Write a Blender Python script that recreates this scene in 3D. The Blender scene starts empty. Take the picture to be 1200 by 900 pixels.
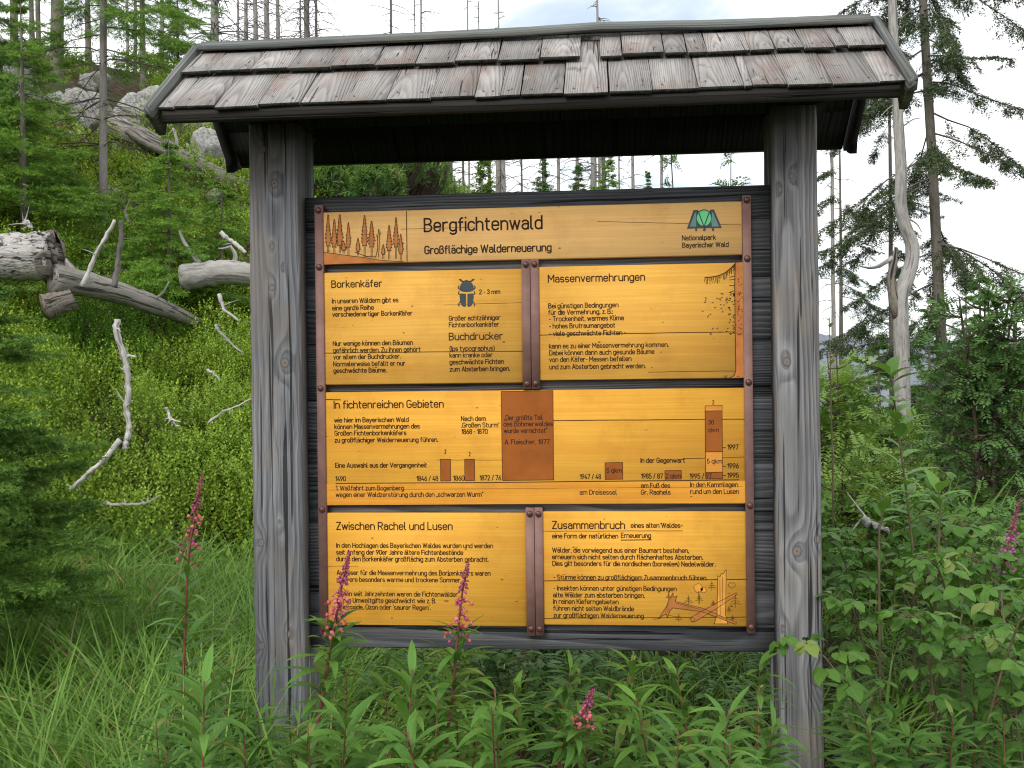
import bpy, math, random
import numpy as np
from mathutils import Matrix, Vector, Euler
from mathutils.geometry import tessellate_polygon

rng = np.random.default_rng(7)
random.seed(7)
SC = bpy.context.scene
COL = SC.collection

# ------------------------------------------------------------------ camera
CX, CY, CZ = 0.2023, -2.9112, 1.2
YAW, PITCH, ROLL, FPX = 0.0873, -0.0026, 0.0117, 1160.0
cam_data = bpy.data.cameras.new('camera')
cam_data.sensor_width = 36.0
cam_data.lens = FPX / 1200.0 * 36.0
cam_data.clip_start = 0.05
cam_data.clip_end = 5000.0
cam = bpy.data.objects.new('camera', cam_data)
COL.objects.link(cam)
cam.matrix_world = (Matrix.Translation((CX, CY, CZ)) @ Matrix.Rotation(YAW, 4, 'Z')
                    @ Matrix.Rotation(math.pi / 2 + PITCH, 4, 'X') @ Matrix.Rotation(-ROLL, 4, 'Z'))
SC.camera = cam

# ------------------------------------------------------------------ light: bright broken cloud, soft sun from behind the camera
SUN_EL, SUN_AZ = math.radians(36), math.radians(205)      # azimuth clockwise from +Y
SUN_STRENGTH, SUN_ANGLE = 1.6, math.radians(28)
SKY_STRENGTH, CLOUD = 0.10, 1.12
SC.view_settings.view_transform = 'Standard'
SC.view_settings.look = 'None'
SC.view_settings.gamma = 1.0
SC.view_settings.use_curve_mapping = False
SC.view_settings.exposure = 0.6
try:
    SC.cycles.filter_width = 1.15
except Exception:
    pass

world = bpy.data.worlds.new('World')
SC.world = world
world.use_nodes = True


class Nodes:
    """tiny wrapper: node(type, {input: value or socket}, attr=...) -> node"""
    def __init__(self, tree):
        self.t = tree
        tree.nodes.clear()

    def __call__(self, typ, ins=None, **attrs):
        n = self.t.nodes.new(typ)
        for k, v in attrs.items():
            setattr(n, k, v)
        for k, v in (ins or {}).items():
            if isinstance(v, bpy.types.NodeSocket):
                self.t.links.new(v, n.inputs[k])
            else:
                n.inputs[k].default_value = v
        return n

    def math(self, op, a, b=0.0, c=0.0, clamp=False):
        return self('ShaderNodeMath', {0: a, 1: b, 2: c}, operation=op, use_clamp=clamp).outputs[0]

    def vmath(self, op, a, b=(0, 0, 0)):
        return self('ShaderNodeVectorMath', {0: a, 1: b}, operation=op).outputs[0]

    def mix(self, fac, a, b, blend='MIX'):
        n = self('ShaderNodeMix', {0: fac, 6: a, 7: b}, data_type='RGBA', blend_type=blend)
        return n.outputs[2]

    def ramp(self, fac, stops):
        n = self('ShaderNodeValToRGB', {0: fac})
        e = n.color_ramp.elements
        while len(e) > 1:
            e.remove(e[-1])
        for i, (p, c) in enumerate(stops):
            el = e[0] if i == 0 else e.new(p)
            el.position = p
            el.color = (*c, 1.0) if len(c) == 3 else c
        return n.outputs[0]

    def noise(self, vec, scale, detail=3.0, rough=0.55, dist=0.0):
        return self('ShaderNodeTexNoise', {'Vector': vec, 'Scale': scale, 'Detail': detail, 'Roughness': rough, 'Distortion': dist}).outputs[0]

    def smooth(self, v, lo, hi, a=0.0, b=1.0):
        return self('ShaderNodeMapRange', {0: v, 1: lo, 2: hi, 3: a, 4: b}, interpolation_type='SMOOTHSTEP').outputs[0]


def C4(c):
    return (c[0], c[1], c[2], 1.0)


w = Nodes(world.node_tree)
sky = w('ShaderNodeTexSky', sky_type='NISHITA', sun_disc=False, sun_elevation=SUN_EL, sun_rotation=SUN_AZ)
tc = w('ShaderNodeTexCoord')
sep = w('ShaderNodeSeparateXYZ', {0: tc.outputs['Generated']})
zz = w.math('MAXIMUM', sep.outputs[2], 0.03)
flat = w('ShaderNodeCombineXYZ', {0: w.math('DIVIDE', sep.outputs[0], w.math('ADD', zz, 0.25)),
                                  1: w.math('DIVIDE', sep.outputs[1], w.math('ADD', zz, 0.25)), 2: 0.37})
cl = w.noise(flat.outputs[0], 1.7, 6.0, 0.55, 0.3)
cover = w.smooth(cl, 0.32, 0.50)
shade = w.noise(flat.outputs[0], 3.1, 4.0, 0.5)
ccol = w.mix(w.smooth(shade, 0.35, 0.65), (0.74 * CLOUD, 0.77 * CLOUD, 0.80 * CLOUD, 1), (1.0 * CLOUD, 1.0 * CLOUD, 1.0 * CLOUD, 1))
blue = w.vmath('SCALE', sky.outputs[0])
blue.node.inputs['Scale'].default_value = SKY_STRENGTH
blue = w.mix(0.40, blue, (0.70, 0.80, 0.86, 1))
out = w.mix(w.math('MULTIPLY_ADD', cover, 0.90, 0.10, clamp=True), blue, ccol)
bg = w('ShaderNodeBackground', {0: out, 1: 1.0})
w('ShaderNodeOutputWorld', {0: bg.outputs[0]})

sun_d = bpy.data.lights.new('sun', 'SUN')
sun_d.energy = SUN_STRENGTH
sun_d.angle = SUN_ANGLE
sun_d.color = (1.0, 0.95, 0.88)
sun = bpy.data.objects.new('sun', sun_d)
COL.objects.link(sun)
sdir = Vector((math.sin(SUN_AZ) * math.cos(SUN_EL), math.cos(SUN_AZ) * math.cos(SUN_EL), math.sin(SUN_EL)))
sun.rotation_euler = sdir.to_track_quat('Z', 'Y').to_euler()
sun.location = (0, -6, 8)

# ------------------------------------------------------------------ measuring helpers (photo pixels -> points in the place)
CAM0 = np.array([CX, CY, CZ])


def ray(u, v):
    du, dv = u - 600.0, v - 450.0
    c, s = math.cos(ROLL), math.sin(ROLL)
    a, b = c * du - s * dv, s * du + c * dv
    x, y, z = a / FPX, 1.0, -b / FPX
    c, s = math.cos(PITCH), math.sin(PITCH)
    y, z = c * y - s * z, s * y + c * z
    c, s = math.cos(YAW), math.sin(YAW)
    return np.array([c * x - s * y, s * x + c * y, z])


def on_y(u, v, Y):
    d = ray(u, v)
    return CAM0 + d * ((Y - CY) / d[1])


def on_x(u, v, X):
    d = ray(u, v)
    return CAM0 + d * ((X - CX) / d[0])


def at(u, v, dist):
    return CAM0 + ray(u, v) * dist


# ------------------------------------------------------------------ mesh building
class Acc:
    def __init__(self):
        self.V, self.F, self.R, self.G, self.n = [], [], [], [], 0

    def add(self, V, F, rnd=0.5, g=None, mi=0):
        V = np.asarray(V, float).reshape(-1, 3)
        k = len(V)
        if isinstance(F, np.ndarray):
            F = [F]
        else:                                   # list of index lists of any length
            by = {}
            for f in F:
                by.setdefault(len(f), []).append(f)
            F = [np.array(x) for x in by.values()]
        for f in F:
            self.F.append((f + self.n, mi))
        self.V.append(V)
        self.R.append(np.broadcast_to(np.asarray(rnd, float), (k,)))
        self.G.append(V if g is None else np.asarray(g, float).reshape(-1, 3))
        self.n += k
        return self

    def mesh(self, name, mats, smooth=False):
        me = bpy.data.meshes.new(name)
        V = np.concatenate(self.V) if self.V else np.zeros((0, 3))
        me.vertices.add(len(V))
        me.vertices.foreach_set('co', V.astype(np.float32).ravel())
        tot = np.concatenate([np.full(len(f), f.shape[1]) for f, _ in self.F])
        idx = np.concatenate([f.ravel() for f, _ in self.F])
        mi = np.concatenate([np.full(len(f), m) for f, m in self.F])
        me.loops.add(len(idx))
        me.loops.foreach_set('vertex_index', idx.astype(np.int32))
        me.polygons.add(len(tot))
        me.polygons.foreach_set('loop_start', (np.cumsum(tot) - tot).astype(np.int32))
        me.polygons.foreach_set('material_index', mi.astype(np.int32))
        if smooth:
            me.polygons.foreach_set('use_smooth', np.ones(len(tot), bool))
        a = me.attributes.new('rnd', 'FLOAT', 'POINT')
        a.data.foreach_set('value', np.concatenate(self.R).astype(np.float32))
        a = me.attributes.new('g', 'FLOAT_VECTOR', 'POINT')
        a.data.foreach_set('vector', np.concatenate(self.G).astype(np.float32).ravel())
        for m in (mats if isinstance(mats, (list, tuple)) else [mats]):
            me.materials.append(m)
        me.update(calc_edges=True)
        return me

    def build(self, name, mats, parent=None, smooth=False):
        o = bpy.data.objects.new(name, self.mesh(name, mats, smooth))
        COL.objects.link(o)
        if parent:
            o.parent = parent
        return o


def tag(o, label=None, cat=None, group=None, kind=None):
    if label:
        o['label'] = label
    if cat:
        o['category'] = cat
    if group:
        o['group'] = group
    if kind:
        o['kind'] = kind
    return o


def empty(name, loc=(0, 0, 0), rz=0.0, scale=1.0):
    o = bpy.data.objects.new(name, None)
    COL.objects.link(o)
    o.location = loc
    o.rotation_euler = (0, 0, rz)
    o.scale = (scale,) * 3
    return o


def copy_tree(o, parent=None):
    c = o.copy()
    COL.objects.link(c)
    if parent:
        c.parent = parent
    for ch in list(o.children):
        copy_tree(ch, c)
    return c


def norm(a):
    a = np.asarray(a, float)
    return a / np.maximum(np.linalg.norm(a, axis=-1, keepdims=True), 1e-9)


def prism(acc, poly, origin, ex, ey, ez, length, rnd=0.5, mi=0, goff=None, grain='z', cap_mi=None):
    """poly (n,2) in ex/ey extruded along ez; the grain coordinate runs along ez (or ex / ey)"""
    poly = np.asarray(poly, float)
    n = len(poly)
    o, ex, ey, ez = map(lambda q: np.asarray(q, float), (origin, ex, ey, ez))
    L = np.concatenate([np.c_[poly, np.zeros(n)], np.c_[poly, np.full(n, length)]])
    V = o + L[:, :1] * ex + L[:, 1:2] * ey + L[:, 2:] * ez
    g = {'z': L, 'x': L[:, [1, 2, 0]], 'y': L[:, [0, 2, 1]]}[grain]
    if goff is not None:
        g = g + np.asarray(goff, float)
    i = np.arange(n)
    j = (i + 1) % n
    acc.add(V, np.c_[i, j, j + n, i + n], rnd, g, mi)
    acc.F.append((np.array([list(range(n - 1, -1, -1)), list(range(n, 2 * n))]) + acc.n - 2 * n, mi if cap_mi is None else cap_mi))
    return acc


def tube(acc, P, R, sides=6, rnd=0.5, mi=0, cap=True, wob=0.0):
    P = np.asarray(P, float)
    R = np.broadcast_to(np.asarray(R, float), (len(P),))
    T = norm(np.gradient(P, axis=0))
    ref = np.array([0.0, 0, 1]) if abs(T[:, 2]).mean() < 0.8 else np.array([1.0, 0, 0])
    A = norm(np.cross(T, ref))
    B = np.cross(T, A)
    th = np.linspace(0, 2 * np.pi, sides, endpoint=False)
    rr = R[:, None] * (1 + (rng.normal(0, wob, (len(P), sides)) if wob else 0))
    V = P[:, None] + rr[..., None] * (np.cos(th)[None, :, None] * A[:, None] + np.sin(th)[None, :, None] * B[:, None])
    n = len(P)
    s = np.concatenate([[0], np.cumsum(np.linalg.norm(np.diff(P, axis=0), axis=1))])
    g = np.stack([np.broadcast_to(np.cos(th) * R.max(), (n, sides)), np.broadcast_to(np.sin(th) * R.max(), (n, sides)),
                  np.broadcast_to(s[:, None], (n, sides))], -1)
    i, k = np.meshgrid(np.arange(n - 1), np.arange(sides), indexing='ij')
    k2 = (k + 1) % sides
    F = np.stack([i * sides + k, i * sides + k2, (i + 1) * sides + k2, (i + 1) * sides + k], -1).reshape(-1, 4)
    acc.add(V.reshape(-1, 3), F, rnd, g.reshape(-1, 3), mi)
    if cap:
        acc.F.append((np.array([list(range(sides - 1, -1, -1)), list(range((n - 1) * sides, n * sides))]) + acc.n - n * sides, mi))
    return acc


def curve(pts, n):
    """smooth curve through control points"""
    pts = np.asarray(pts, float)
    m = len(pts)
    if m == 2:
        t = np.linspace(0, 1, n)[:, None]
        return pts[0] * (1 - t) + pts[1] * t
    p = np.concatenate([[2 * pts[0] - pts[1]], pts, [2 * pts[-1] - pts[-2]]])
    t = np.linspace(0, m - 1, n)
    i = np.minimum(t.astype(int), m - 2)
    f = (t - i)[:, None]
    p0, p1, p2, p3 = p[i], p[i + 1], p[i + 2], p[i + 3]
    return 0.5 * (2 * p1 + (p2 - p0) * f + (2 * p0 - 5 * p1 + 4 * p2 - p3) * f ** 2 + (3 * p1 - p0 - 3 * p2 + p3) * f ** 3)


def rhombs(acc, P, D, N, L, W, rnd, mi=0, mid=0.45):
    """little leaves or needles: one quad each, base at P, along D, face normal about N"""
    P, D = np.asarray(P, float), norm(D)
    n = len(P)
    S = norm(np.cross(D, N))
    L = np.broadcast_to(np.asarray(L, float), (n,))[:, None]
    W = np.broadcast_to(np.asarray(W, float), (n,))[:, None]
    V = np.stack([P, P + D * L * mid + S * W / 2, P + D * L, P + D * L * mid - S * W / 2], 1)
    F = np.arange(4 * n).reshape(n, 4)
    acc.add(V.reshape(-1, 3), F, np.repeat(np.broadcast_to(rnd, (n,)), 4), np.tile([[0, 0, 0], [1, .45, 0], [0, 1, 0], [-1, .45, 0]], (n, 1)), mi)


def blades(acc, P, D, N, L, W, bend, rnd, prof, fold=0.25, mi=0, wavy=0.0):
    """leaves with a folded midrib that arch towards -N: base P, start direction D, face normal N; prof = half-width along the length"""
    P, D = np.asarray(P, float), norm(D)
    n, m = len(P), len(prof)
    S = norm(np.cross(D, N))
    U = np.cross(S, D)
    bc = lambda x: np.broadcast_to(np.asarray(x, float), (n,))[:, None]
    L, W, bend = bc(L), bc(W), bc(bend)
    pos = P.copy()
    rows = []
    for r in range(m):
        t = r / (m - 1)
        a = bend * t
        d = D * np.cos(a) - U * np.sin(a)
        u = D * np.sin(a) + U * np.cos(a)
        if r:
            pos = pos + d * L / (m - 1)
        hw = W / 2 * prof[r]
        wv = rng.normal(0, wavy, (n, 1)) * W if wavy else 0
        rows.append(np.stack([pos + S * hw + u * (hw * fold + wv), pos, pos - S * hw + u * (hw * fold - wv)], 1))
    V = np.stack(rows, 1)                       # n, m, 3, 3
    b = np.arange(n)[:, None] * (m * 3)
    q = np.array([[r * 3 + c, r * 3 + c + 1, (r + 1) * 3 + c + 1, (r + 1) * 3 + c] for r in range(m - 1) for c in (0, 1)])
    F = (b[:, None, :] + q[None]).reshape(-1, 4)
    g = np.array([[x * max(prof[r], .05), r / (m - 1), 0] for r in range(m) for x in (1, 0, -1)])
    acc.add(V.reshape(-1, 3), F, np.repeat(np.broadcast_to(rnd, (n,)), m * 3), np.tile(g, (n, 1)), mi)


# ------------------------------------------------------------------ materials
def new_mat(name):
    m = bpy.data.materials.new(name)
    m.use_nodes = True
    return m, Nodes(m.node_tree)


def finish(n, color, rough=0.7, bump=None, bump_d=0.002, spec=0.3, metal=0.0, trans=None, trans_f=0.0):
    ins = {'Base Color': color, 'Roughness': rough, 'Specular IOR Level': spec, 'Metallic': metal}
    if bump is not None:
        ins['Normal'] = n('ShaderNodeBump', {'Height': bump, 'Distance': bump_d, 'Strength': 0.8}).outputs[0]
    p = n('ShaderNodeBsdfPrincipled', ins)
    s = p.outputs[0]
    if trans is not None:
        t = n('ShaderNodeBsdfTranslucent', {0: trans})
        s = n('ShaderNodeMixShader', {0: trans_f, 1: s, 2: t.outputs[0]}).outputs[0]
    n('ShaderNodeOutputMaterial', {0: s})


def attr(n, name):
    return n('ShaderNodeAttribute', attribute_name=name)


def mat_plain(name, c, rough=0.6, var=0.15, scale=30.0, spec=0.3, metal=0.0, bump=0.0):
    m, n = new_mat(name)
    g = attr(n, 'g').outputs['Vector']
    nz = n.noise(g, scale, 4.0)
    lo = tuple(x * (1 - var) for x in c)
    hi = tuple(min(1, x * (1 + var)) for x in c)
    finish(n, n.mix(n.smooth(nz, 0.3, 0.7), C4(lo), C4(hi)), rough, nz if bump else None, bump, spec, metal)
    return m


def mat_wood(name, dark, mid, light, ring=150.0, center=(0.01, 0.06), knots=(), tint=None, tint_amt=0.0, rough=0.8,
             crack=0.62, bump=0.003, piece=0.25, wander=0.016, stain=None, fine=1.0, vknots=0.0):
    """weathered softwood: growth rings cut along the grain (g.z), knots, drying cracks, a tint of its own for every piece (rnd)"""
    m, n = new_mat(name)
    g = attr(n, 'g').outputs['Vector']
    rnd = attr(n, 'rnd').outputs['Fac']
    off = n('ShaderNodeCombineXYZ', {0: n.math('MULTIPLY', n.math('SINE', n.math('MULTIPLY', rnd, 91.0)), 0.06),
                                     1: n.math('MULTIPLY', n.math('SINE', n.math('MULTIPLY', rnd, 57.0)), 0.03),
                                     2: n.math('MULTIPLY', rnd, 37.0)}).outputs[0]
    go = n.vmath('ADD', g, off)
    s = n('ShaderNodeSeparateXYZ', {0: go})
    s0 = n('ShaderNodeSeparateXYZ', {0: g})
    low = n('ShaderNodeMapping', {'Vector': go, 'Scale': (3.0, 3.0, 0.9)}).outputs[0]
    lown = n('ShaderNodeTexNoise', {'Vector': low, 'Scale': 1.0, 'Detail': 2.0})
    ls = n('ShaderNodeSeparateColor', {0: lown.outputs['Color']})
    dx = n.math('ADD', s.outputs[0], n.math('MULTIPLY', n.math('SUBTRACT', ls.outputs[0], 0.5), wander * 3.2))
    dy = n.math('ADD', s.outputs[1], n.math('MULTIPLY', n.math('SUBTRACT', ls.outputs[1], 0.5), wander * 3.2))
    dx = n.math('SUBTRACT', dx, center[0])
    dy = n.math('SUBTRACT', dy, center[1])
    r = n.math('SQRT', n.math('ADD', n.math('MULTIPLY', dx, dx), n.math('MULTIPLY', dy, dy)))
    kmask = None
    for (kx, kz, kr) in knots:
        a = n.math('DIVIDE', n.math('SUBTRACT', s0.outputs[0], kx), kr)
        b = n.math('DIVIDE', n.math('SUBTRACT', s0.outputs[2], kz), kr)
        b2 = n.math('MULTIPLY', b, 0.45)
        d2 = n.math('ADD', n.math('MULTIPLY', a, a), n.math('MULTIPLY', b2, b2))
        e = n.math('EXPONENT', n.math('MULTIPLY', d2, -0.42))
        r = n.math('ADD', r, n.math('MULTIPLY', e, kr * 0.8))
        d = n.math('SQRT', n.math('ADD', n.math('MULTIPLY', a, a), n.math('MULTIPLY', n.math('MULTIPLY', b, 0.85), n.math('MULTIPLY', b, 0.85))))
        kk = n.math('SUBTRACT', 1.0, d)
        kmask = kk if kmask is None else n.math('MAXIMUM', kmask, kk)
    hi = n('ShaderNodeMapping', {'Vector': go, 'Scale': (260.0, 260.0, 4.5)}).outputs[0]
    fib = n.noise(hi, 1.0, 4.0, 0.65)
    ringv = n.math('FRACT', n.math('MULTIPLY', r, ring))
    late = n.math('MULTIPLY', n.smooth(ringv, 0.0, 0.78), n.smooth(ringv, 0.80, 1.0, 1.0, 0.0))
    md = n('ShaderNodeMapping', {'Vector': go, 'Scale': (38.0, 38.0, 1.6)}).outputs[0]
    mdn = n.noise(md, 1.0, 4.0, 0.6)
    st = n.noise(n('ShaderNodeMapping', {'Vector': n.vmath('ADD', go, (1.3, 0.2, 0.9)), 'Scale': (115.0, 115.0, 1.1)}).outputs[0], 1.0, 5.0, 0.7, 0.2)
    v = n.math('ADD', n.math('MULTIPLY', late, 0.24), n.math('ADD', n.math('MULTIPLY', fib, 0.55 * fine), n.math('ADD', n.math('MULTIPLY', mdn, 0.30), n.math('MULTIPLY', st, 0.75))))
    v = n.math('SUBTRACT', v, 0.47)
    col = n.ramp(v, [(0.12, dark), (0.42, mid), (0.85, light)])
    blot = n.noise(n('ShaderNodeMapping', {'Vector': go, 'Scale': (9.0, 9.0, 3.0)}).outputs[0], 1.0, 3.0)
    col = n.mix(n.smooth(blot, 0.35, 0.7, 0.0, 0.45), col, C4(tuple(x * 0.55 for x in mid)))
    if tint is not None:
        tn = n.noise(n('ShaderNodeMapping', {'Vector': go, 'Scale': (7.0, 7.0, 5.0)}).outputs[0], 1.0, 2.0)
        col = n.mix(n.math('MULTIPLY', n.smooth(tn, 0.48, 0.68), tint_amt), col, C4(tint), 'MIX')
    if stain is not None:
        sn = n.noise(g, 14.0, 5.0, 0.7)
        col = n.mix(n.smooth(sn, 0.60, 0.72, 0.0, 0.6), col, C4(stain))
    if vknots:
        vo = n('ShaderNodeTexVoronoi', {'Vector': n('ShaderNodeMapping', {'Vector': go, 'Scale': (5.2, 1.0, 4.4)}).outputs[0], 'Scale': 1.0})
        vk = n.math('SUBTRACT', 1.0, n.math('DIVIDE', vo.outputs['Distance'], vknots))
        col = n.mix(n.smooth(vk, -1.4, 0.1, 0.0, 0.45), col, C4(tuple(min(1, x * 1.15) for x in light)))
        col = n.mix(n.smooth(vk, 0.0, 0.45), col, C4(tuple(x * 0.45 for x in dark)))
    pv = n.math('MULTIPLY_ADD', n.math('FRACT', n.math('MULTIPLY', rnd, 13.7)), 2 * piece, 1 - piece)
    col = n.vmath('SCALE', col)
    col.node.inputs['Scale'].default_value = 1.0
    n.t.links.new(pv, col.node.inputs['Scale'])
    cr = n.noise(n('ShaderNodeMapping', {'Vector': n.vmath('ADD', go, (3.1, 1.7, 0.4)), 'Scale': (75.0, 75.0, 1.3)}).outputs[0], 1.0, 2.0, 0.5, 0.4)
    cm = n.smooth(cr, crack, crack + 0.05)
    col = n.mix(n.math('MULTIPLY', cm, 0.85), col, C4(tuple(x * 0.25 for x in dark)))
    h = n.math('SUBTRACT', n.math('ADD', n.math('MULTIPLY', late, 0.5), n.math('MULTIPLY', fib, 0.5)), n.math('MULTIPLY', cm, 1.5))
    if kmask is not None:
        kn = n.noise(n('ShaderNodeMapping', {'Vector': g, 'Scale': (120, 120, 120)}).outputs[0], 1.0, 3.0)
        kc = n.ramp(n.math('ADD', kmask, n.math('MULTIPLY', n.math('SUBTRACT', kn, 0.5), 0.7)),
                    [(0.0, tuple(x * 0.45 for x in mid)), (0.30, tuple(x * 0.62 for x in mid)), (0.48, (0.17, 0.15, 0.135)), (0.78, (0.20, 0.16, 0.13)), (1.0, (0.07, 0.055, 0.045))])
        col = n.mix(n.smooth(n.math('ADD', kmask, n.math('MULTIPLY', n.math('SUBTRACT', kn, 0.5), 0.35)), 0.0, 0.28), col, kc)
    finish(n, col, rough, h, bump, 0.2)
    return m


def mat_leaf(name, c_lo, c_hi, c_odd=None, odd=0.93, trans=0.3, rough=0.58, veins=0.0, spec=0.22, clump=1.5):
    """leaf tissue; rnd varies it leaf by leaf, a slow noise varies it patch by patch"""
    m, n = new_mat(name)
    rnd = attr(n, 'rnd').outputs['Fac']
    col = n.mix(rnd, C4(c_lo), C4(c_hi))
    geo = n('ShaderNodeNewGeometry')
    nz = n.noise(geo.outputs['Position'], clump, 3.0)
    col = n.mix(n.smooth(nz, 0.35, 0.65, 0.0, 0.55), col, n.mix(0.5, col, (c_lo[0] * 0.8, c_lo[1] * 0.75, c_lo[2] * 0.9, 1)))
    if c_odd is not None:
        col = n.mix(n.smooth(rnd, odd, odd + 0.02), col, C4(c_odd))
    bump = None
    if veins:
        g = n('ShaderNodeSeparateXYZ', {0: attr(n, 'g').outputs['Vector']})
        ax = n.math('ABSOLUTE', g.outputs[0])
        wv = n.math('SINE', n.math('MULTIPLY', n.math('SUBTRACT', g.outputs[1], n.math('MULTIPLY', ax, 0.16)), 62.0))
        vein = n.math('MAXIMUM', n.smooth(wv, 0.72, 1.0), n.smooth(ax, 0.0, 0.10, 1.0, 0.0))
        col = n.mix(n.math('MULTIPLY', vein, veins), col, n.mix(0.6, col, C4(tuple(min(1, x * 1.9 + 0.02) for x in c_hi))))
        bump = n.math('MULTIPLY', vein, -1.0)
    tcol = n.mix(0.5, col, n.mix(1.0, col, (1.5, 1.35, 0.5, 1), 'MULTIPLY'))
    finish(n, col, rough, bump, 0.0015, spec, 0.0, tcol, trans)
    return m


def mat_bark(name, dark, light, moss=None, moss_amt=0.0, scale=1.0, rough=0.9, lichen=None, bump=0.006, crack=0.0, crack_scale=(26, 26, 2.2)):
    m, n = new_mat(name)
    g = attr(n, 'g').outputs['Vector']
    oi = n('ShaderNodeObjectInfo')
    g = n.vmath('ADD', g, n('ShaderNodeCombineXYZ', {2: n.math('MULTIPLY', oi.outputs['Random'], 20.0)}).outputs[0])
    a = n.noise(n('ShaderNodeMapping', {'Vector': g, 'Scale': (30 * scale, 30 * scale, 9 * scale)}).outputs[0], 1.0, 5.0, 0.65)
    b = n.noise(n('ShaderNodeMapping', {'Vector': g, 'Scale': (7 * scale, 7 * scale, 1.7 * scale)}).outputs[0], 1.0, 4.0)
    v = n.math('MULTIPLY_ADD', a, 0.65, n.math('MULTIPLY', b, 0.5))
    col = n.ramp(v, [(0.36, dark), (0.60, light), (0.85, tuple(min(1, x * 1.25) for x in light))])
    if crack:
        ck = n.noise(n('ShaderNodeMapping', {'Vector': n.vmath('ADD', g, (2.2, 0.7, 0.1)), 'Scale': crack_scale}).outputs[0], 1.0, 4.0, 0.6, 0.6)
        cm = n.smooth(ck, 0.55, 0.63, 0.0, crack)
        col = n.mix(cm, col, C4(tuple(x * 0.35 for x in dark)))
        a = n.math('SUBTRACT', a, n.math('MULTIPLY', cm, 1.5))
    if lichen is not None:
        col = n.mix(n.smooth(b, 0.52, 0.66, 0.0, 0.8), col, C4(lichen))
    if moss is not None:
        mn = n.noise(n.vmath('ADD', g, (5, 2, 1)), 5.0 * scale, 4.0)
        col = n.mix(n.smooth(mn, 0.5, 0.62, 0.0, moss_amt), col, C4(moss))
    finish(n, col, rough, a, bump, 0.15)
    return m

# ------------------------------------------------------------------ the sign shelter
M = {}
WD, WM, WL = (0.040, 0.041, 0.047), (0.155, 0.159, 0.173), (0.33, 0.333, 0.338)


def post_x(u, v):
    return on_y(u, v, 0.0)


LPX, RPX = (-0.84, -0.684), (0.714, 0.84)
LC, RC = sum(LPX) / 2, sum(RPX) / 2


def knots_of(lst, cx):
    out = []
    for (u, v, r) in lst:
        p = on_y(u, v, 0.0)
        out.append((p[0] - cx, p[2], r * rng.uniform(.58, .85)))
    return out


KL = knots_of([(307.6, 174.7, .016), (321.6, 215, .019), (318.7, 337, .014), (334, 425, .026), (331, 314, .007), (319, 289, .009),
               (327.8, 611.4, .012), (306, 636, .016), (339, 743, .013), (306.4, 757, .018)], LC)
KR = knots_of([(928, 206, .014), (922, 424, .022), (934, 646, .026), (958, 632, .018), (958, 797, .028), (918, 737, .011), (914, 222, .010)], RC)
M['post_left'] = mat_wood('weathered_post_wood', WD, WM, WL, ring=170, center=(0.0, 0.10), knots=KL, tint=(0.20, 0.165, 0.125), tint_amt=0.35, piece=0.0)
M['post_right'] = mat_wood('weathered_post_wood_knotty', WD, (0.157, 0.158, 0.168), (0.335, 0.333, 0.333), ring=150, center=(0.02, 0.12), knots=KR, tint=(0.22, 0.18, 0.14), tint_amt=0.45, piece=0.0, crack=0.60)
M['plank'] = mat_wood('weathered_plank_wood', (0.024, 0.026, 0.031), (0.10, 0.104, 0.115), (0.26, 0.265, 0.27), ring=130, center=(0.03, 0.05), piece=0.2, wander=0.02, bump=0.004)
M['soffit'] = mat_wood('underside_wood_shade_toned', (0.006, 0.0055, 0.005), (0.020, 0.018, 0.016), (0.045, 0.040, 0.036), ring=60, piece=0.3)  # shade below the roof is put into this near-black wood colour
M['shingle'] = mat_wood('weathered_shingle_wood', (0.125, 0.117, 0.112), (0.29, 0.275, 0.265), (0.435, 0.418, 0.406), ring=190, center=(0.03, 0.05), tint=(0.22, 0.135, 0.10), tint_amt=0.40,
                        piece=0.20, wander=0.010, crack=0.66, bump=0.0025, stain=(0.085, 0.082, 0.06), vknots=0.055)
M['butt'] = mat_plain('mossy_end_grain', (0.028, 0.031, 0.024), 0.95, 0.6, 60, bump=0.003)
M['barge'] = mat_wood('weathered_barge_wood', (0.028, 0.031, 0.029), (0.135, 0.142, 0.135), (0.29, 0.295, 0.285), ring=90, piece=0.1)
M['cap'] = mat_wood('weathered_ridge_wood', (0.045, 0.052, 0.049), (0.12, 0.133, 0.127), (0.23, 0.243, 0.235), ring=60, piece=0.12, crack=0.7, tint=(0.2, 0.16, 0.12), tint_amt=0.25)
M['strip'] = mat_plain('brown_painted_metal', (0.205, 0.115, 0.098), 0.6, 0.14, 18, 0.25)
M['bolt'] = mat_plain('dark_red_brown_bolt', (0.085, 0.032, 0.028), 0.35, 0.2, 60, 0.5)
M['ink'] = mat_plain('routed_dark_brown_lettering', (0.034, 0.017, 0.012), 0.75, 0.25, 20, 0.1)
M['line'] = mat_plain('dark_outline', (0.075, 0.034, 0.016), 0.7, 0.2, 20, 0.1)
M['brown'] = mat_plain('russet_wood_stain', (0.285, 0.086, 0.018), 0.65, 0.14, 9, 0.08)
M['russet'] = mat_plain('russet_drawing_stain', (0.43, 0.15, 0.035), 0.55, 0.15, 30, 0.2)
M['slate'] = mat_plain('slate_paint', (0.052, 0.062, 0.07), 0.6, 0.1, 20, 0.2)
M['green'] = mat_plain('emblem_green_paint', (0.12, 0.55, 0.22), 0.5, 0.05, 20, 0.3)
M['crack'] = mat_plain('open_joint', (0.10, 0.045, 0.014), 0.9, 0.3, 40, 0.0)
M['knothole'] = mat_plain('knot_in_panel', (0.46, 0.19, 0.035), 0.5, 0.3, 90, 0.3)
M['chip'] = mat_plain('bare_metal_edge', (0.55, 0.52, 0.48), 0.4, 0.1, 30, 0.5)


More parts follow.
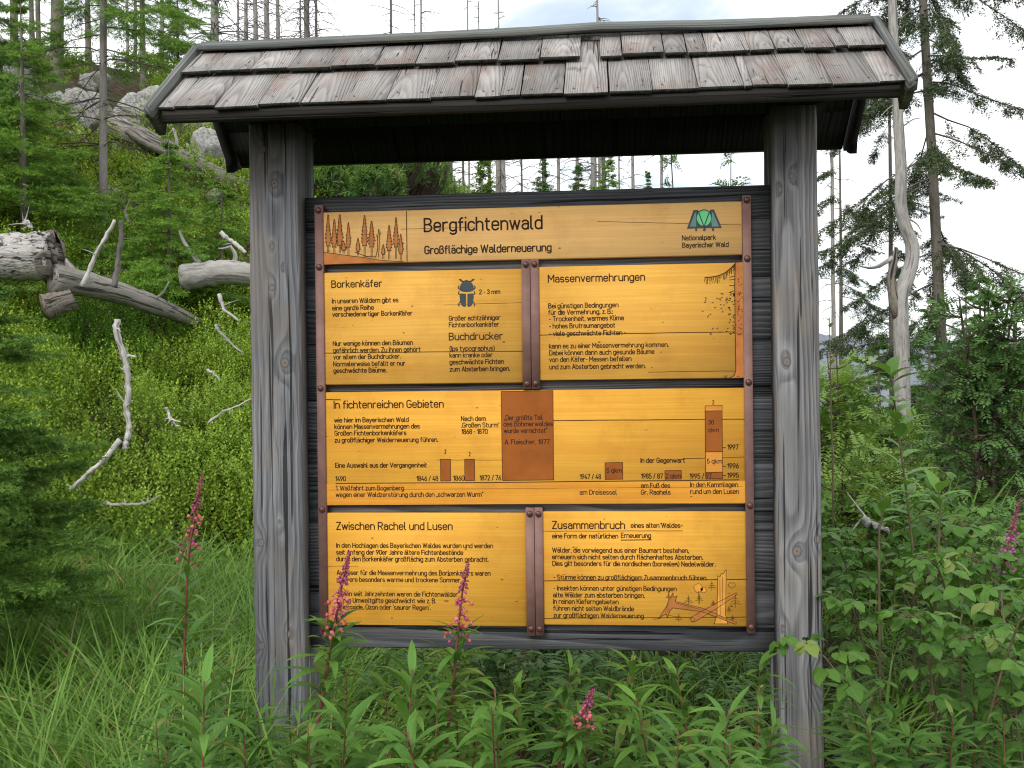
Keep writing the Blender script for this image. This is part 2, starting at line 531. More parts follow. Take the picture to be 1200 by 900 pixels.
def mat_panel(name, a, b, streak, fade=0.0):
    m, n = new_mat(name)
    g = attr(n, 'g').outputs['Vector']
    f = n.noise(n('ShaderNodeMapping', {'Vector': g, 'Scale': (170, 170, 3.0)}).outputs[0], 1.0, 4.0, 0.6)
    l = n.noise(n('ShaderNodeMapping', {'Vector': g, 'Scale': (16, 16, 1.2)}).outputs[0], 1.0, 4.0, 0.6)
    big = n.noise(n('ShaderNodeMapping', {'Vector': g, 'Scale': (3, 3, 2.2)}).outputs[0], 1.0, 3.0)
    col = n.mix(n.smooth(f, 0.35, 0.7), C4(a), C4(b))
    col = n.mix(n.smooth(l, 0.44, 0.72, 0.0, 0.75), col, C4(streak))
    col = n.mix(n.smooth(big, 0.35, 0.7, 0.0, 0.35), col, n.mix(0.5, col, C4((a[0], a[1] * 1.1, a[2] * 1.8))))
    wx = n.noise(n('ShaderNodeMapping', {'Vector': n.vmath('ADD', g, (4.1, 2.3, 7.7)), 'Scale': (6, 7, 9)}).outputs[0], 1.0, 5.0, 0.65)
    col = n.mix(n.smooth(wx, 0.46, 0.72, 0.0, 0.30), col, C4((a[0] * .62, a[1] * .55, a[2] * .6)))
    sp = n.noise(n('ShaderNodeMapping', {'Vector': g, 'Scale': (70, 70, 28)}).outputs[0], 1.0, 2.0, 0.4)
    col = n.mix(n.smooth(sp, 0.74, 0.80, 0.0, 0.75), col, C4((0.22, 0.09, 0.02)))
    finish(n, col, 0.62, f, 0.0005, 0.12)
    return m


M['panel_a'] = mat_panel('pale_ochre_glazed_wood', (0.72, 0.43, 0.150), (0.82, 0.50, 0.18), (0.66, 0.35, 0.11))
M['panel_b'] = mat_panel('ochre_glazed_wood', (0.67, 0.355, 0.062), (0.77, 0.42, 0.078), (0.63, 0.30, 0.05))
M['panel_c'] = mat_panel('amber_glazed_wood', (0.66, 0.33, 0.042), (0.76, 0.39, 0.053), (0.62, 0.27, 0.033))

sign = empty('info_sign', (0, 0.08, -0.12))
tag(sign, 'roofed wooden information sign with six yellow routed panels between two grey posts', 'sign')
OFF = Vector((0, -0.08, 0.12))


def part(acc, name, mats, parent=None, smooth=False):
    o = acc.build(name, mats, sign if parent is None else parent, smooth)
    if parent is None:
        o.location = OFF            # shapes are written in world coordinates
    return o


ZB = -0.45
for (x0, x1, key, lean) in ((LPX[0], LPX[1], 'post_left', 0.0), (RPX[0], RPX[1], 'post_right', 0.0)):
    a = Acc()
    cx, hw, dp, ch = (x0 + x1) / 2, (x1 - x0) / 2, 0.16, 0.007
    gx = hw * 0.999
    poly = [(-hw + ch, 0), (hw - ch, 0), (hw, ch), (hw, .062), (hw - .012, .066), (hw - .012, .094), (hw, .098), (hw, dp - ch), (hw - ch, dp), (-hw + ch, dp), (-hw, dp - ch), (-hw, .098), (-hw + .012, .094), (-hw + .012, .066), (-hw, .062), (-hw, ch)]
    nz = 40
    zs = np.linspace(ZB, 1.985, nz)
    n = len(poly)
    pv = np.array(poly)
    V = np.zeros((nz, n, 3))
    wob = np.cumsum(rng.normal(0, .0006, nz)) * 0.6
    for k, z in enumerate(zs):
        jit = rng.normal(0, .0005, (n, 2))
        V[k, :, 0] = cx + pv[:, 0] + wob[k] + jit[:, 0]
        V[k, :, 1] = pv[:, 1] + jit[:, 1]
        V[k, :, 2] = z
    G = V.copy()
    G[..., 0] -= cx
    i, k = np.meshgrid(np.arange(nz - 1), np.arange(n), indexing='ij')
    k2 = (k + 1) % n
    F = np.stack([i * n + k, i * n + k2, (i + 1) * n + k2, (i + 1) * n + k], -1).reshape(-1, 4)
    a.add(V.reshape(-1, 3), F, 0.31 if key == 'post_left' else 0.77, G.reshape(-1, 3))
    a.F.append((np.array([list(range(n - 1, -1, -1)), list(range((nz - 1) * n, nz * n))]), 0))
    part(a, 'post', M[key])

# planks of the backing board, sitting in the grooves of the posts
zt, zb = on_y(620, 224.5, 0.08)[2] + 0.002, on_y(620, 761, 0.08)[2]
seams = [zt]
for u, v in ((366, 313), (366, 345), (366, 404), (366, 505), (366, 600), (366, 700)):
    pass
bh = [0.10, 0.17, 0.18, 0.17, 0.19, 0.18, 0.20, 0.18]
tot = zt - zb
bh = [h * tot / sum(bh) for h in bh]
a = Acc()
z = zt
for i, h in enumerate(bh):
    c = .004
    y0 = .080 + rng.normal(0, .0012)
    poly = [(y0 + c, z - h - .001), (y0, z - h - .001 + c), (y0, z - c - .001), (y0 + c, z - .0012), (.108, z - .0012), (.108, z - h - .001)]
    poly = [(p[0], p[1]) for p in poly][::-1]
    # wavy, slightly worn upper and lower edges come from slices along x
    prism(a, poly, (LPX[1] - .010, 0, 0), (0, 1, 0), (0, 0, 1), (1, 0, 0), RPX[0] - LPX[1] + .02, rng.random(), 0, (rng.random() * 3, 0, rng.random() * 5))
    z -= h
part(a, 'backing_board', M['plank'])

# ---- panels
PY = 0.060
PAN = {
    'a': [(378.3, 249.5), (868, 235), (869, 298), (378.5, 310)],
    'b': [(378.7, 320.3), (611, 313.9), (612.8, 448), (380, 451.5)],
    'c': [(631, 313.3), (869.5, 307), (872, 442.9), (633, 446)],
    'd': [(380.8, 460.8), (872, 453.3), (874.3, 589.5), (382.4, 592.4)],
    'e': [(383, 601.7), (615.8, 600.6), (617.2, 734), (384, 732.9)],
    'f': [(636.3, 600.5), (874.3, 598.4), (875.6, 733), (637.7, 734)],
}
PMAT = {'a': 'panel_a', 'b': 'panel_b', 'c': 'panel_b', 'd': 'panel_c', 'e': 'panel_c', 'f': 'panel_c'}
PN = {}
RECT = {}
for i, (k, q) in enumerate(PAN.items()):
    w3 = [on_y(u, v, PY) for u, v in q]
    x0, x1 = (w3[0][0] + w3[3][0]) / 2, (w3[1][0] + w3[2][0]) / 2
    z1, z0 = (w3[0][2] + w3[1][2]) / 2, (w3[2][2] + w3[3][2]) / 2
    RECT[k] = (x0, x1, z0, z1)
    a = Acc()
    c = .003
    poly = [(PY + c, z0), (PY + .0185, z0), (PY + .0185, z1), (PY + c, z1), (PY, z1 - c), (PY, z0 + c)]
    prism(a, poly, (x0 - .002, 0, 0), (0, 1, 0), (0, 0, 1), (1, 0, 0), x1 - x0 + .004, (i * .37) % 1, 0, (i * 1.3, 0, i * 2.1))
    PN[k] = part(a, 'text_panel', M[PMAT[k]])
tag(PN['a'], 'pale yellow title panel with a forest drawing and a green emblem')
tag(PN['b'], 'yellow panel with a dark beetle drawing')
tag(PN['c'], 'yellow panel with dots swarming towards a brown trunk')
tag(PN['d'], 'wide yellow panel with brown bars and years')
tag(PN['e'], 'yellow panel of plain text half covered by fireweed')
tag(PN['f'], 'yellow panel with a drawing of broken trunks')


def pp(u, v, lift=0.0007):
    p = on_y(u, v, PY)
    return np.array([p[0], PY - lift, p[2]])


def fill(acc, pts, lift=0.0007, mi=0):
    P = np.array([pp(u, v, lift) for u, v in pts])
    tri = tessellate_polygon([[Vector((p[0], p[2], 0)) for p in P]])
    acc.add(P, np.array(tri), rng.random(), P[:, [1, 2, 0]], mi)


def stroke(acc, pts, wpx=0.8, lift=0.0010, mi=0, close=False):
    """a drawn line wpx photo pixels wide"""
    P = np.array([pp(u, v, lift) for u, v in pts])
    if close:
        P = np.concatenate([P, P[:1]])
    wv = wpx / 390.0 / 2
    for p, q in zip(P[:-1], P[1:]):
        d = q - p
        L = np.linalg.norm(d)
        if L < 1e-6:
            continue
        d /= L
        s = np.array([-d[2], 0, d[0]]) * wv
        e = d * wv * 0.6
        acc.add([p - s - e, q - s + e, q + s + e, p + s - e], np.array([[0, 1, 2, 3]]), .5, None, mi)


# ---- a narrow engineer's letter, drawn as centre lines and cut with one tool width
def _arc(cx, cy, rx, ry, a0, a1, n=9):
    t = np.radians(np.linspace(a0, a1, n))
    return [(cx + rx * math.cos(x), cy + ry * math.sin(x)) for x in t]


def _glyphs():
    G = {}
    X, W = .68, .40
    r = W / 2
    e = .21                                             # height of the round ends

    def stadium(x0, x1, y0, y1, ry=e):
        c, q = (x0 + x1) / 2, (x1 - x0) / 2
        p = _arc(c, y1 - ry, q, ry, 0, 180) + _arc(c, y0 + ry, q, ry, 180, 360)
        return p + [p[0]]
    G['o'] = (W, [stadium(0, W, 0, X)])
    G['a'] = (W * .95, [_arc(r * .95, X - .19, r * .95, .19, 158, 0) + [(W * .95, 0)], [(W * .95, .41), (r, .41)] + _arc(r * .9, .205, r * .9, .205, 90, 270) + _arc(r, .2, W * .95 - r, .2, -90, -18, 5)])
    G['b'] = (W, [[(0, 1), (0, 0)], _arc(r, X - e, r, e, 172, 0) + _arc(r, e, r, e, 0, -172)])
    G['d'] = (W, [[(W, 1), (W, 0)], _arc(r, X - e, r, e, 8, 180) + _arc(r, e, r, e, 180, 352)])
    G['p'] = (W, [[(0, X), (0, -.26)], _arc(r, X - e, r, e, 172, 0) + _arc(r, e, r, e, 0, -172)])
    G['q'] = (W, [[(W, X), (W, -.26)], _arc(r, X - e, r, e, 8, 180) + _arc(r, e, r, e, 180, 352)])
    G['c'] = (W * .88, [_arc(r, X - e, r, e, 20, 180) + _arc(r, e, r, e, 180, 340)])
    G['e'] = (W, [[(0, .35), (W, .35)] + _arc(r, X - e, r, e, 0, 180) + _arc(r, e, r, e, 180, 335)])
    G['f'] = (.27, [[(.0, .66), (.25, .66)], [(.09, 0), (.09, .84)] + _arc(.24, .84, .15, .15, 180, 90, 5)])
    G['g'] = (W, [_arc(r, X - e, r, e, 8, 180) + _arc(r, e, r, e, 180, 352), [(W, X), (W, -.08)] + _arc(r, -.08, r, .18, 0, -150, 7)])
    G['h'] = (W, [[(0, 1), (0, 0)], _arc(r, X - e, r, e, 176, 0) + [(W, 0)]])
    G['n'] = (W, [[(0, X), (0, 0)], _arc(r, X - e, r, e, 176, 0) + [(W, 0)]])
    G['m'] = (.66, [[(0, X), (0, 0)], _arc(.165, X - .19, .165, .19, 176, 0) + [(.33, 0)], _arc(.495, X - .19, .165, .19, 176, 0) + [(.66, 0)]])
    G['u'] = (W, [[(0, X), (0, e)] + _arc(r, e, r, e, 180, 356), [(W, X), (W, 0)]])
    dot = [(0, .0), (0, .10)]
    G['i'] = (.0, [[(0, X), (0, 0)], [(0, .985), (0, 1.03)]])
    G['j'] = (.1, [[(.1, X), (.1, -.1)] + _arc(-.02, -.1, .12, .15, 0, -90, 5), [(.1, .985), (.1, 1.03)]])
    G['k'] = (.36, [[(0, 1), (0, 0)], [(.34, X), (.0, .27)], [(.12, .40), (.37, 0)]])
    G['l'] = (.12, [[(0, 1), (0, .13)] + _arc(.12, .13, .12, .13, 180, 270, 5)])
    G['r'] = (.27, [[(0, X), (0, 0)], _arc(.2, X - .2, .2, .2, 176, 70, 6)])
    G['s'] = (.34, [_arc(.17, X - .17, .165, .17, 30, 180, 7) + _arc(.17, .355, .165, .02, 200, 260, 3) + _arc(.17, .18, .17, .18, 60, -150, 9)])
    G['t'] = (.27, [[(0, .68), (.26, .68)], [(.09, .9), (.09, .15)] + _arc(.23, .15, .14, .15, 180, 275, 5)])
    G['v'] = (.38, [[(0, X), (.19, 0), (.38, X)]])
    G['w'] = (.60, [[(0, X), (.15, 0), (.30, .66), (.45, 0), (.60, X)]])
    G['x'] = (.36, [[(0, X), (.36, 0)], [(.36, X), (0, 0)]])
    G['y'] = (.38, [[(0, X), (.19, .02)], [(.38, X), (.12, -.25), (.02, -.25)]])
    G['z'] = (.34, [[(.0, X), (.33, X), (0, 0), (.34, 0)]])
    G['ß'] = (W, [[(0, 0), (0, .8)] + _arc(.18, .8, .18, .2, 180, 0) + _arc(.18, .76, .18, .17, 0, -80, 5), _arc(.17, .30, .23, .29, 85, -100, 9)])
    um = lambda b, x: (G[b][0], G[b][1] + [[(x - .10, .985), (x - .10, 1.02)], [(x + .10, .985), (x + .10, 1.02)]])
    G['ä'], G['ö'], G['ü'] = um('a', r), um('o', r), um('u', r)
    C = .46
    q = C / 2
    big = stadium
    G['A'] = (.50, [[(0, 0), (.25, 1), (.50, 0)], [(.08, .29), (.42, .29)]])
    G['B'] = (C, [[(0, 0), (0, 1), (.22, 1)] + _arc(.22, .77, .2, .23, 90, -90) + [(0, .54)], [(.22, .54)] + _arc(.22, .27, C - .22, .27, 90, -90) + [(0, 0)]])
    G['C'] = (C, [_arc(q, .76, q, .24, 15, 180) + _arc(q, .24, q, .24, 180, 345)])
    G['D'] = (C, [[(0, 0), (0, 1), (.2, 1)] + _arc(.2, .74, C - .2, .26, 90, 0) + _arc(.2, .26, C - .2, .26, 0, -90) + [(0, 0)]])
    G['E'] = (.40, [[(.40, 1), (0, 1), (0, 0), (.40, 0)], [(0, .53), (.36, .53)]])
    G['F'] = (.40, [[(.40, 1), (0, 1), (0, 0)], [(0, .53), (.36, .53)]])
    G['G'] = (C, [_arc(q, .76, q, .24, 15, 180) + _arc(q, .24, q, .24, 180, 360) + [(C, .48), (.26, .48)]])
    G['H'] = (C, [[(0, 0), (0, 1)], [(C, 0), (C, 1)], [(0, .53), (C, .53)]])
    G['I'] = (.0, [[(0, 0), (0, 1)]])
    G['J'] = (.30, [[(.30, 1), (.30, .2)] + _arc(.13, .2, .17, .2, 0, -120, 7)])
    G['K'] = (C, [[(0, 0), (0, 1)], [(.44, 1), (0, .36)], [(.15, .58), (.46, 0)]])
    G['L'] = (.38, [[(0, 1), (0, 0), (.38, 0)]])
    G['M'] = (.58, [[(0, 0), (0, 1), (.29, .35), (.58, 1), (.58, 0)]])
    G['N'] = (C, [[(0, 0), (0, 1), (C, 0), (C, 1)]])
    G['O'] = (C, [big(0, C, 0, 1, .24)])
    G['P'] = (C, [[(0, 0), (0, 1), (.2, 1)] + _arc(.2, .73, C - .2, .27, 90, -90) + [(0, .46)]])
    G['R'] = (C, [[(0, 0), (0, 1), (.2, 1)] + _arc(.2, .73, C - .2, .27, 90, -90) + [(0, .46)], [(.22, .46), (.46, 0)]])
    G['S'] = (C, [_arc(q, .76, q * .95, .24, 25, 180, 8) + _arc(q, .72, q * .95, .22, 190, 250, 3) + _arc(q, .27, q, .27, 65, -155, 10)])
    G['T'] = (.44, [[(0, 1), (.44, 1)], [(.22, 1), (.22, 0)]])
    G['U'] = (C, [[(0, 1), (0, .24)] + _arc(q, .24, q, .24, 180, 360) + [(C, 1)]])
    G['V'] = (.48, [[(0, 1), (.24, 0), (.48, 1)]])
    G['W'] = (.74, [[(0, 1), (.185, 0), (.37, .95), (.555, 0), (.74, 1)]])
    G['Z'] = (.42, [[(0, 1), (.42, 1), (0, 0), (.42, 0)]])
    G['0'] = (.40, [big(0, .40, 0, 1, .22)])
    G['1'] = (.20, [[(0, .76), (.2, 1), (.2, 0)]])
    G['2'] = (.40, [_arc(.2, .76, .2, .24, 170, -35, 9) + [(0, 0), (.40, 0)]])
    G['3'] = (.40, [_arc(.2, .77, .19, .23, 165, -80, 9) + [(.16, .54)], _arc(.19, .27, .21, .27, 85, -165, 10)])
    G['4'] = (.42, [[(.26, 1), (0, .24), (.42, .24)], [(.32, .45), (.32, 0)]])
    G['5'] = (.40, [[(.37, 1), (.05, 1), (.03, .55)] + _arc(.19, .31, .21, .31, 130, -160, 11)])
    G['6'] = (.40, [[(.3, 1), (.05, .45)], big(0, .40, 0, .58, .24)])
    G['7'] = (.40, [[(0, 1), (.40, 1), (.14, 0)]])
    G['8'] = (.40, [big(.02, .38, .53, 1, .2), big(0, .40, 0, .53, .22)])
    G['9'] = (.40, [[(.1, 0), (.35, .55)], big(0, .40, .42, 1, .24)])
    G['.'] = (.0, [[(0, 0), (0, .11)]])
    G[','] = (.03, [[(.03, .1), (0, -.1)]])
    G[':'] = (.0, [[(0, 0), (0, .11)], [(0, .5), (0, .61)]])
    G['-'] = (.20, [[(0, .42), (.20, .42)]])
    G['/'] = (.30, [[(0, -.05), (.30, 1.05)]])
    G['('] = (.14, [_arc(.3, .45, .3, .62, 118, 242, 7)])
    G[')'] = (.14, [_arc(-.16, .45, .3, .62, 62, -62, 7)])
    G["'"] = (.0, [[(0, 1.02), (0, .82)]])
    G['"'] = (.12, [[(0, 1.02), (0, .82)], [(.12, 1.02), (.12, .82)]])
    G['‚'] = (.03, [[(.03, .1), (0, -.1)]])
    G['„'] = (.15, [[(.03, .1), (0, -.1)], [(.15, .1), (.12, -.1)]])
    return G


GLYPH = _glyphs()


def ribbon(acc, P, hw, y):
    """P (n,2) in the panel plane: one mitred strip, no overlaps"""
    P = np.asarray(P, float)
    closed = np.allclose(P[0], P[-1]) and len(P) > 3
    d = norm(np.diff(P, axis=0))
    if closed:
        dp, dn = np.r_[d[-1:], d], np.r_[d, d[:1]]
    else:
        dp, dn = np.r_[d[:1], d], np.r_[d, d[-1:]]
        P = P.copy()
        P[0] -= d[0] * hw * .7
        P[-1] += d[-1] * hw * .7
    n = np.stack([-(dp + dn)[:, 1], (dp + dn)[:, 0]], 1)
    n = norm(n)
    k = np.maximum(np.abs((n * np.stack([-dp[:, 1], dp[:, 0]], 1)).sum(1)), .45)
    o = n * (hw / k)[:, None]
    A, B = P + o, P - o
    m = len(P)
    V = np.concatenate([np.c_[A[:, 0], np.full(m, y), A[:, 1]], np.c_[B[:, 0], np.full(m, y), B[:, 1]]])
    i = np.arange(m - 1)
    acc.add(V, np.c_[i, i + m, i + m + 1, i + 1], .5)


def write(acc, s, u0, v0, u1, cap, bold=0.012, lift=0.0007):
    """one line of lettering: baseline start (u0, v0), right end u1, capital height cap, all measured in the photo"""
    gap, x = .17, 0.0
    st = []
    for ch in s:
        if ch == ' ':
            x += .26
            continue
        w_, ss = GLYPH[ch]
        for p in ss:
            st.append(np.asarray(p, float) + (x, 0))
        x += w_ + gap
    wid = x - gap
    p = pp(u0, v0, lift)
    vr = v0 + (u1 - u0) * (-0.030 + (v0 - 242) * 6.4e-5)
    q = pp(u1, vr, lift)
    sz = cap * 1.055 / 391.0
    hw = sz * (.050 + bold * 0.72)
    sx = (q[0] - p[0] - 2 * hw) / wid
    cut = []
    for t in st:                                        # break a line at its sharp corners so that both legs keep their width
        a0 = 0
        d = norm(np.diff(t, axis=0))
        for i in range(1, len(t) - 1):
            if (d[i - 1] * d[i]).sum() < 0.25:
                cut.append(t[a0:i + 1])
                a0 = i
        cut.append(t[a0:])
    for k, t in enumerate(cut):
        T = np.c_[p[0] + hw + t[:, 0] * sx, p[2] + t[:, 1] * (sz - 2 * hw) + hw]
        ribbon(acc, T, hw, p[1] - 1.2e-5 * (k % 5))


def zoomer(x, y, s):
    return lambda pts: [(x + a / s, y + b / s) for a, b in pts]


TXT = {
    'a': ([('Bergfichtenwald', 496.5, 272.3, 636, 16.2, .014), ('Großflächige Walderneuerung', 497.3, 298.2, 646.5, 9.8, .030),
           ('Nationalpark', 799.2, 282, 839, 5.9, .030), ('Bayerischer Wald', 799.5, 290.6, 854, 5.9, .030)]),
    'b': ([('Borkenkäfer', 388.3, 337.6, 448, 8.8, .018),
           ('In unseren Wäldern gibt es', 389, 355.8, 467, 5.9, .026), ('eine ganze Reihe', 389.2, 364, 438.3, 5.9, .026), ('verschiedenartiger Borkenkäfer', 389.4, 371.4, 483.5, 5.9, .026),
           ('Nur wenige können den Bäumen', 390, 405.6, 484, 5.9, .026), ('gefährlich werden. Zu ihnen gehört', 390.3, 413.6, 493, 5.9, .026), ('vor allem der Buchdrucker.', 390.5, 421.4, 469.5, 5.9, .026),
           ('Normalerweise befällt er nur', 390.5, 429.6, 475, 5.9, .026), ('geschwächte Bäume.', 390.7, 437.3, 453, 5.9, .034),
           ('2 - 3 mm', 561.3, 345, 586.3, 5.6, .030),
           ('Großer achtzähniger', 526, 376, 586.5, 5.9, .026), ('Fichtenborkenkäfer', 526, 383.8, 585, 5.9, .026), ('Buchdrucker', 526, 399, 589.5, 8.8, .018),
           ('(Ips typographus)', 526.8, 411.6, 580, 5.9, .026), ('kann kranke oder', 526.8, 419.3, 577.5, 5.9, .026), ('geschwächte Fichten', 526.8, 427.3, 590.7, 5.9, .034), ('zum Absterben bringen.', 527, 435.6, 597.6, 5.9, .034)]),
    'c': ([('Massenvermehrungen', 642, 331.4, 756, 9.2, .018),
           ('Bei günstigen Bedingungen', 642.4, 361.6, 724.8, 5.9, .026), ('für die Vermehrung, z. B.:', 642.4, 369.2, 718, 5.9, .026), ('- Trockenheit, warmes Klima', 643.4, 376.8, 731, 5.9, .026),
           ('- hohes Brutraumangebot', 643.5, 385.2, 721, 5.9, .026), ('- viele geschwächte Fichten -', 643.7, 394, 733.5, 5.9, .026),
           ('kann es zu einer Massenvermehrung kommen.', 643.2, 408.7, 783.5, 5.9, .026), ('Dabei können dann auch gesunde Bäume', 643.5, 416.6, 767, 5.9, .026),
           ('von den Käfer- Massen befallen', 643.5, 424.4, 740, 5.9, .026), ('und zum Absterben gebracht werden.', 643.6, 433, 756.5, 5.9, .026)]),
    'd': ([('In fichtenreichen Gebieten', 391, 479, 520, 9.3, .018),
           ('wie hier im Bayerischen Wald', 391.6, 495.3, 479, 5.9, .030), ('können Massenvermehrungen des', 391.8, 503, 492, 5.9, .030), ('Großen Fichtenborkenkäfers', 392, 510.6, 476.3, 5.9, .030), ('zu großflächiger Walderneuerung führen.', 392, 518.8, 513.5, 5.9, .030),
           ('Nach dem', 540.2, 493.6, 569.5, 5.9, .026), ('‚Großen Sturm\'', 540.5, 501.2, 585, 5.9, .026), ('1868 - 1870', 540.6, 508.8, 571.5, 5.9, .026),
           ('„Der größte Teil', 590.5, 492.6, 636.3, 5.9, .026), ('des Böhmerwaldes', 590, 500, 648, 5.9, .026), ('wurde vernichtet"', 590.5, 507.8, 641.5, 5.9, .026), ('A. Fleischer, 1877', 591.5, 521, 644.3, 5.9, .026),
           ('Eine Auswahl aus der Vergangenheit', 392.7, 548.3, 500.5, 5.9, .030),
           ('1490', 393, 564, 405.3, 5.9, .026), ('1846 / 48', 488, 563.7, 513.5, 5.9, .026), ('1860', 531, 563.3, 544.3, 5.9, .026), ('1872 / 76', 562, 563, 587.3, 5.9, .026),
           ('1. Wallfahrt zum Bogenberg', 393.4, 575, 473.5, 5.9, .024), ('wegen einer Waldzerstörung durch den „schwarzen Wurm"', 393.4, 582.6, 566.5, 5.9, .030),
           ('1947 / 48', 679.3, 561.6, 704.5, 5.9, .026), ('5 qkm', 710.5, 554.3, 729, 5.6, .030), ('am Dreisessel', 679.2, 580, 723, 5.9, .024),
           ('In der Gegenwart', 750.6, 542.6, 803, 5.9, .030), ('1985 / 87', 751, 561, 777, 5.9, .026), ('2 qkm', 780, 560.6, 798, 5.6, .030), ('am Fuß des', 751, 572, 785.5, 5.9, .034), ('Gr. Rachels', 751, 579.8, 786, 5.9, .034),
           ('1995 / 97', 808, 561, 834, 5.9, .026), ('In den Kammlagen', 808.7, 571, 865, 5.9, .030), ('rund um den Lusen', 808.7, 579, 866, 5.9, .030),
           ('30', 830, 497.6, 836.5, 5.0, .030), ('qkm', 830, 506.5, 842.5, 5.0, .030), ('5 qkm', 828.3, 543.4, 846.3, 5.6, .030),
           ('1997', 852.3, 527, 865.5, 5.9, .030), ('1996', 852.3, 549, 865.8, 5.9, .030), ('1995', 852.3, 560, 866, 5.9, .030), ('2', 834.5, 473.8, 837.2, 4.5, .02),
           ('2', 520.8, 532, 523, 5.4, .02), ('2', 549.4, 534.6, 551.5, 5, .02)]),
    'e': ([('Zwischen Rachel und Lusen', 394, 621, 530.5, 9.3, .018),
           ('In den Hochlagen des Bayerischen Waldes wurden und werden', 394, 642, 578, 5.9, .026), ('seit Anfang der 90er Jahre ältere Fichtenbestände', 394, 650, 543, 5.9, .026), ('durch den Borkenkäfer großflächig zum Absterben gebracht.', 394, 657.8, 572.5, 5.9, .030),
           ('Auslöser für die Massenvermehrung des Borkenkäfers waren', 394.5, 673.8, 575, 5.9, .026), ('mehrere besonders warme und trockene Sommer.', 394.5, 681.8, 540.5, 5.9, .022),
           ('Schon seit Jahrzehnten waren die Fichtenwälder', 394.8, 698.5, 536.5, 5.9, .024), ('durch Umweltgifte geschwächt wie z. B.', 394.8, 706.2, 511, 5.9, .024), ('Stickoxide, Ozon oder \'saurer Regen\'.', 394.8, 714, 504.5, 5.9, .024)]),
    'f': ([('Zusammenbruch', 646.8, 620, 732.5, 9.3, .018), ('eines alten Waldes-', 739, 618.6, 800, 5.9, .030), ('eine Form der natürlichen', 647, 631, 724.5, 5.9, .030), ('Erneuerung', 727.5, 630.4, 763, 5.9, .030),
           ('Wälder, die vorwiegend aus einer Baumart bestehen,', 647, 647.6, 807.5, 5.9, .026), ('erneuern sich nicht selten durch flächenhaftes Absterben.', 647, 655.4, 824, 5.9, .030), ('Dies gilt besonders für die nordischen (borealen) Nadelwälder.', 647.2, 663.2, 838.5, 5.9, .030),
           ('- Stürme können zu großflächigem Zusammenbruch führen.', 648.5, 679.2, 829, 5.9, .026),
           ('- Insekten können unter günstigen Bedingungen', 648.5, 692, 793, 5.9, .026), ('alte Wälder zum absterben bringen.', 648, 700, 755.5, 5.9, .028), ('In reinen Kieferngebieten', 648, 707.6, 725, 5.9, .026), ('führen nicht selten Waldbrände', 648.2, 715.6, 743, 5.9, .026), ('zur großflächigen Walderneuerung', 648.5, 723.8, 754.5, 5.9, .026)]),
}
for k, lines in TXT.items():
    blocks = []
    for t in lines:
        q = blocks[-1][-1] if blocks else None
        if q and abs(t[1] - q[1]) < 1.8 and 0 < t[2] - q[2] < 10.5 and abs(t[4] - q[4]) < .7:
            blocks[-1].append(t)
        else:
            blocks.append([t])
    for bl in blocks:
        a = Acc()
        for t in bl:
            write(a, *t)
        if bl[0][0] == 'Erneuerung':
            stroke(a, [(727.5, 632.8), (763, 632.4)], 1.0)
        part(a, 'heading' if bl[0][4] > 8 else 'lettering', M['ink'], PN[k])

# glue joints that have opened between the boards of a panel, small flaws
JOINT = {'a': [((470, 268.5), (560, 266), .5), ((700, 259.5), (868, 263.5), .5)], 'b': [((379.5, 413.8), (612, 411.5), .9), ((520, 357.5), (611, 354.5), .4)],
         'c': [((632, 392.5), (871, 388.6), .9), ((760, 436), (872, 434.5), .6)], 'd': [((648, 493), (873, 491), 1.0), ((382, 468), (399, 468.5), 1.0), ((800, 537.5), (872, 535.5), .7), ((511, 539.2), (590, 539), .4), ((382, 574.2), (870, 570.5), .4)],
         'e': [((384, 663.5), (420, 663.3), .5)], 'f': [((636.8, 622.5), (800, 622), .7), ((637, 680.4), (875, 679), 1.1), ((637.5, 724.5), (875, 723.3), .9)]}
for k, js in JOINT.items():
    for p, q, wd in js:
        a = Acc()
        n = 14
        pts = [(p[0] + (q[0] - p[0]) * t, p[1] + (q[1] - p[1]) * t + rng.normal(0, .12)) for t in np.linspace(0, 1, n)]
        stroke(a, pts, wd, .0005)
        part(a, 'open_joint', M['crack'], PN[k])
    a = Acc()
    x0, x1, z0, z1 = RECT[k]
    for _ in range(7 if k != 'a' else 3):
        cx, cz = rng.uniform(x0 + .03, x1 - .03), rng.uniform(z0 + .02, z1 - .02)
        th = np.linspace(0, 2 * np.pi, 8, endpoint=False)
        r = rng.uniform(.0012, .0028)
        a.add(np.c_[cx + 1.7 * r * np.cos(th), np.full(8, PY - .0005), cz + .7 * r * np.sin(th)], [list(range(8))])
    part(a, 'wood_speck', M['crack'], PN[k])

# title panel: wood drawn as a row of spruces, dividing line, park emblem
zA = zoomer(360, 220, 3.75)
fillA, lineA = Acc(), Acc()


def ptree(cx, top, bot, hw, trunk):
    n = 9
    L, R_ = [], []
    for i in range(n):
        t = i / (n - 1)
        y = top + (bot - top) * t
        wd = hw * min(1, .16 + t * 1.15) * (1.0 if t < .8 else 1 - (t - .8) * 2.2)
        L += [(cx - wd * rng.uniform(.8, 1.1), y), (cx - wd * .55, y - (bot - top) * .02)]
        R_ += [(cx + wd * rng.uniform(.8, 1.1), y), (cx + wd * .55, y - (bot - top) * .02)]
    o = [(cx, top - 4)] + R_ + L[::-1]
    fill(fillA, zA(o), .0007 + .00002 * rng.random())
    stroke(lineA, zA(o), .55, .0011, close=True)
    stroke(lineA, zA([(cx - 2, bot - 3), (cx - 2.5, bot + trunk)]), .5)
    stroke(lineA, zA([(cx + 2.5, bot - 3), (cx + 3, bot + trunk)]), .5)


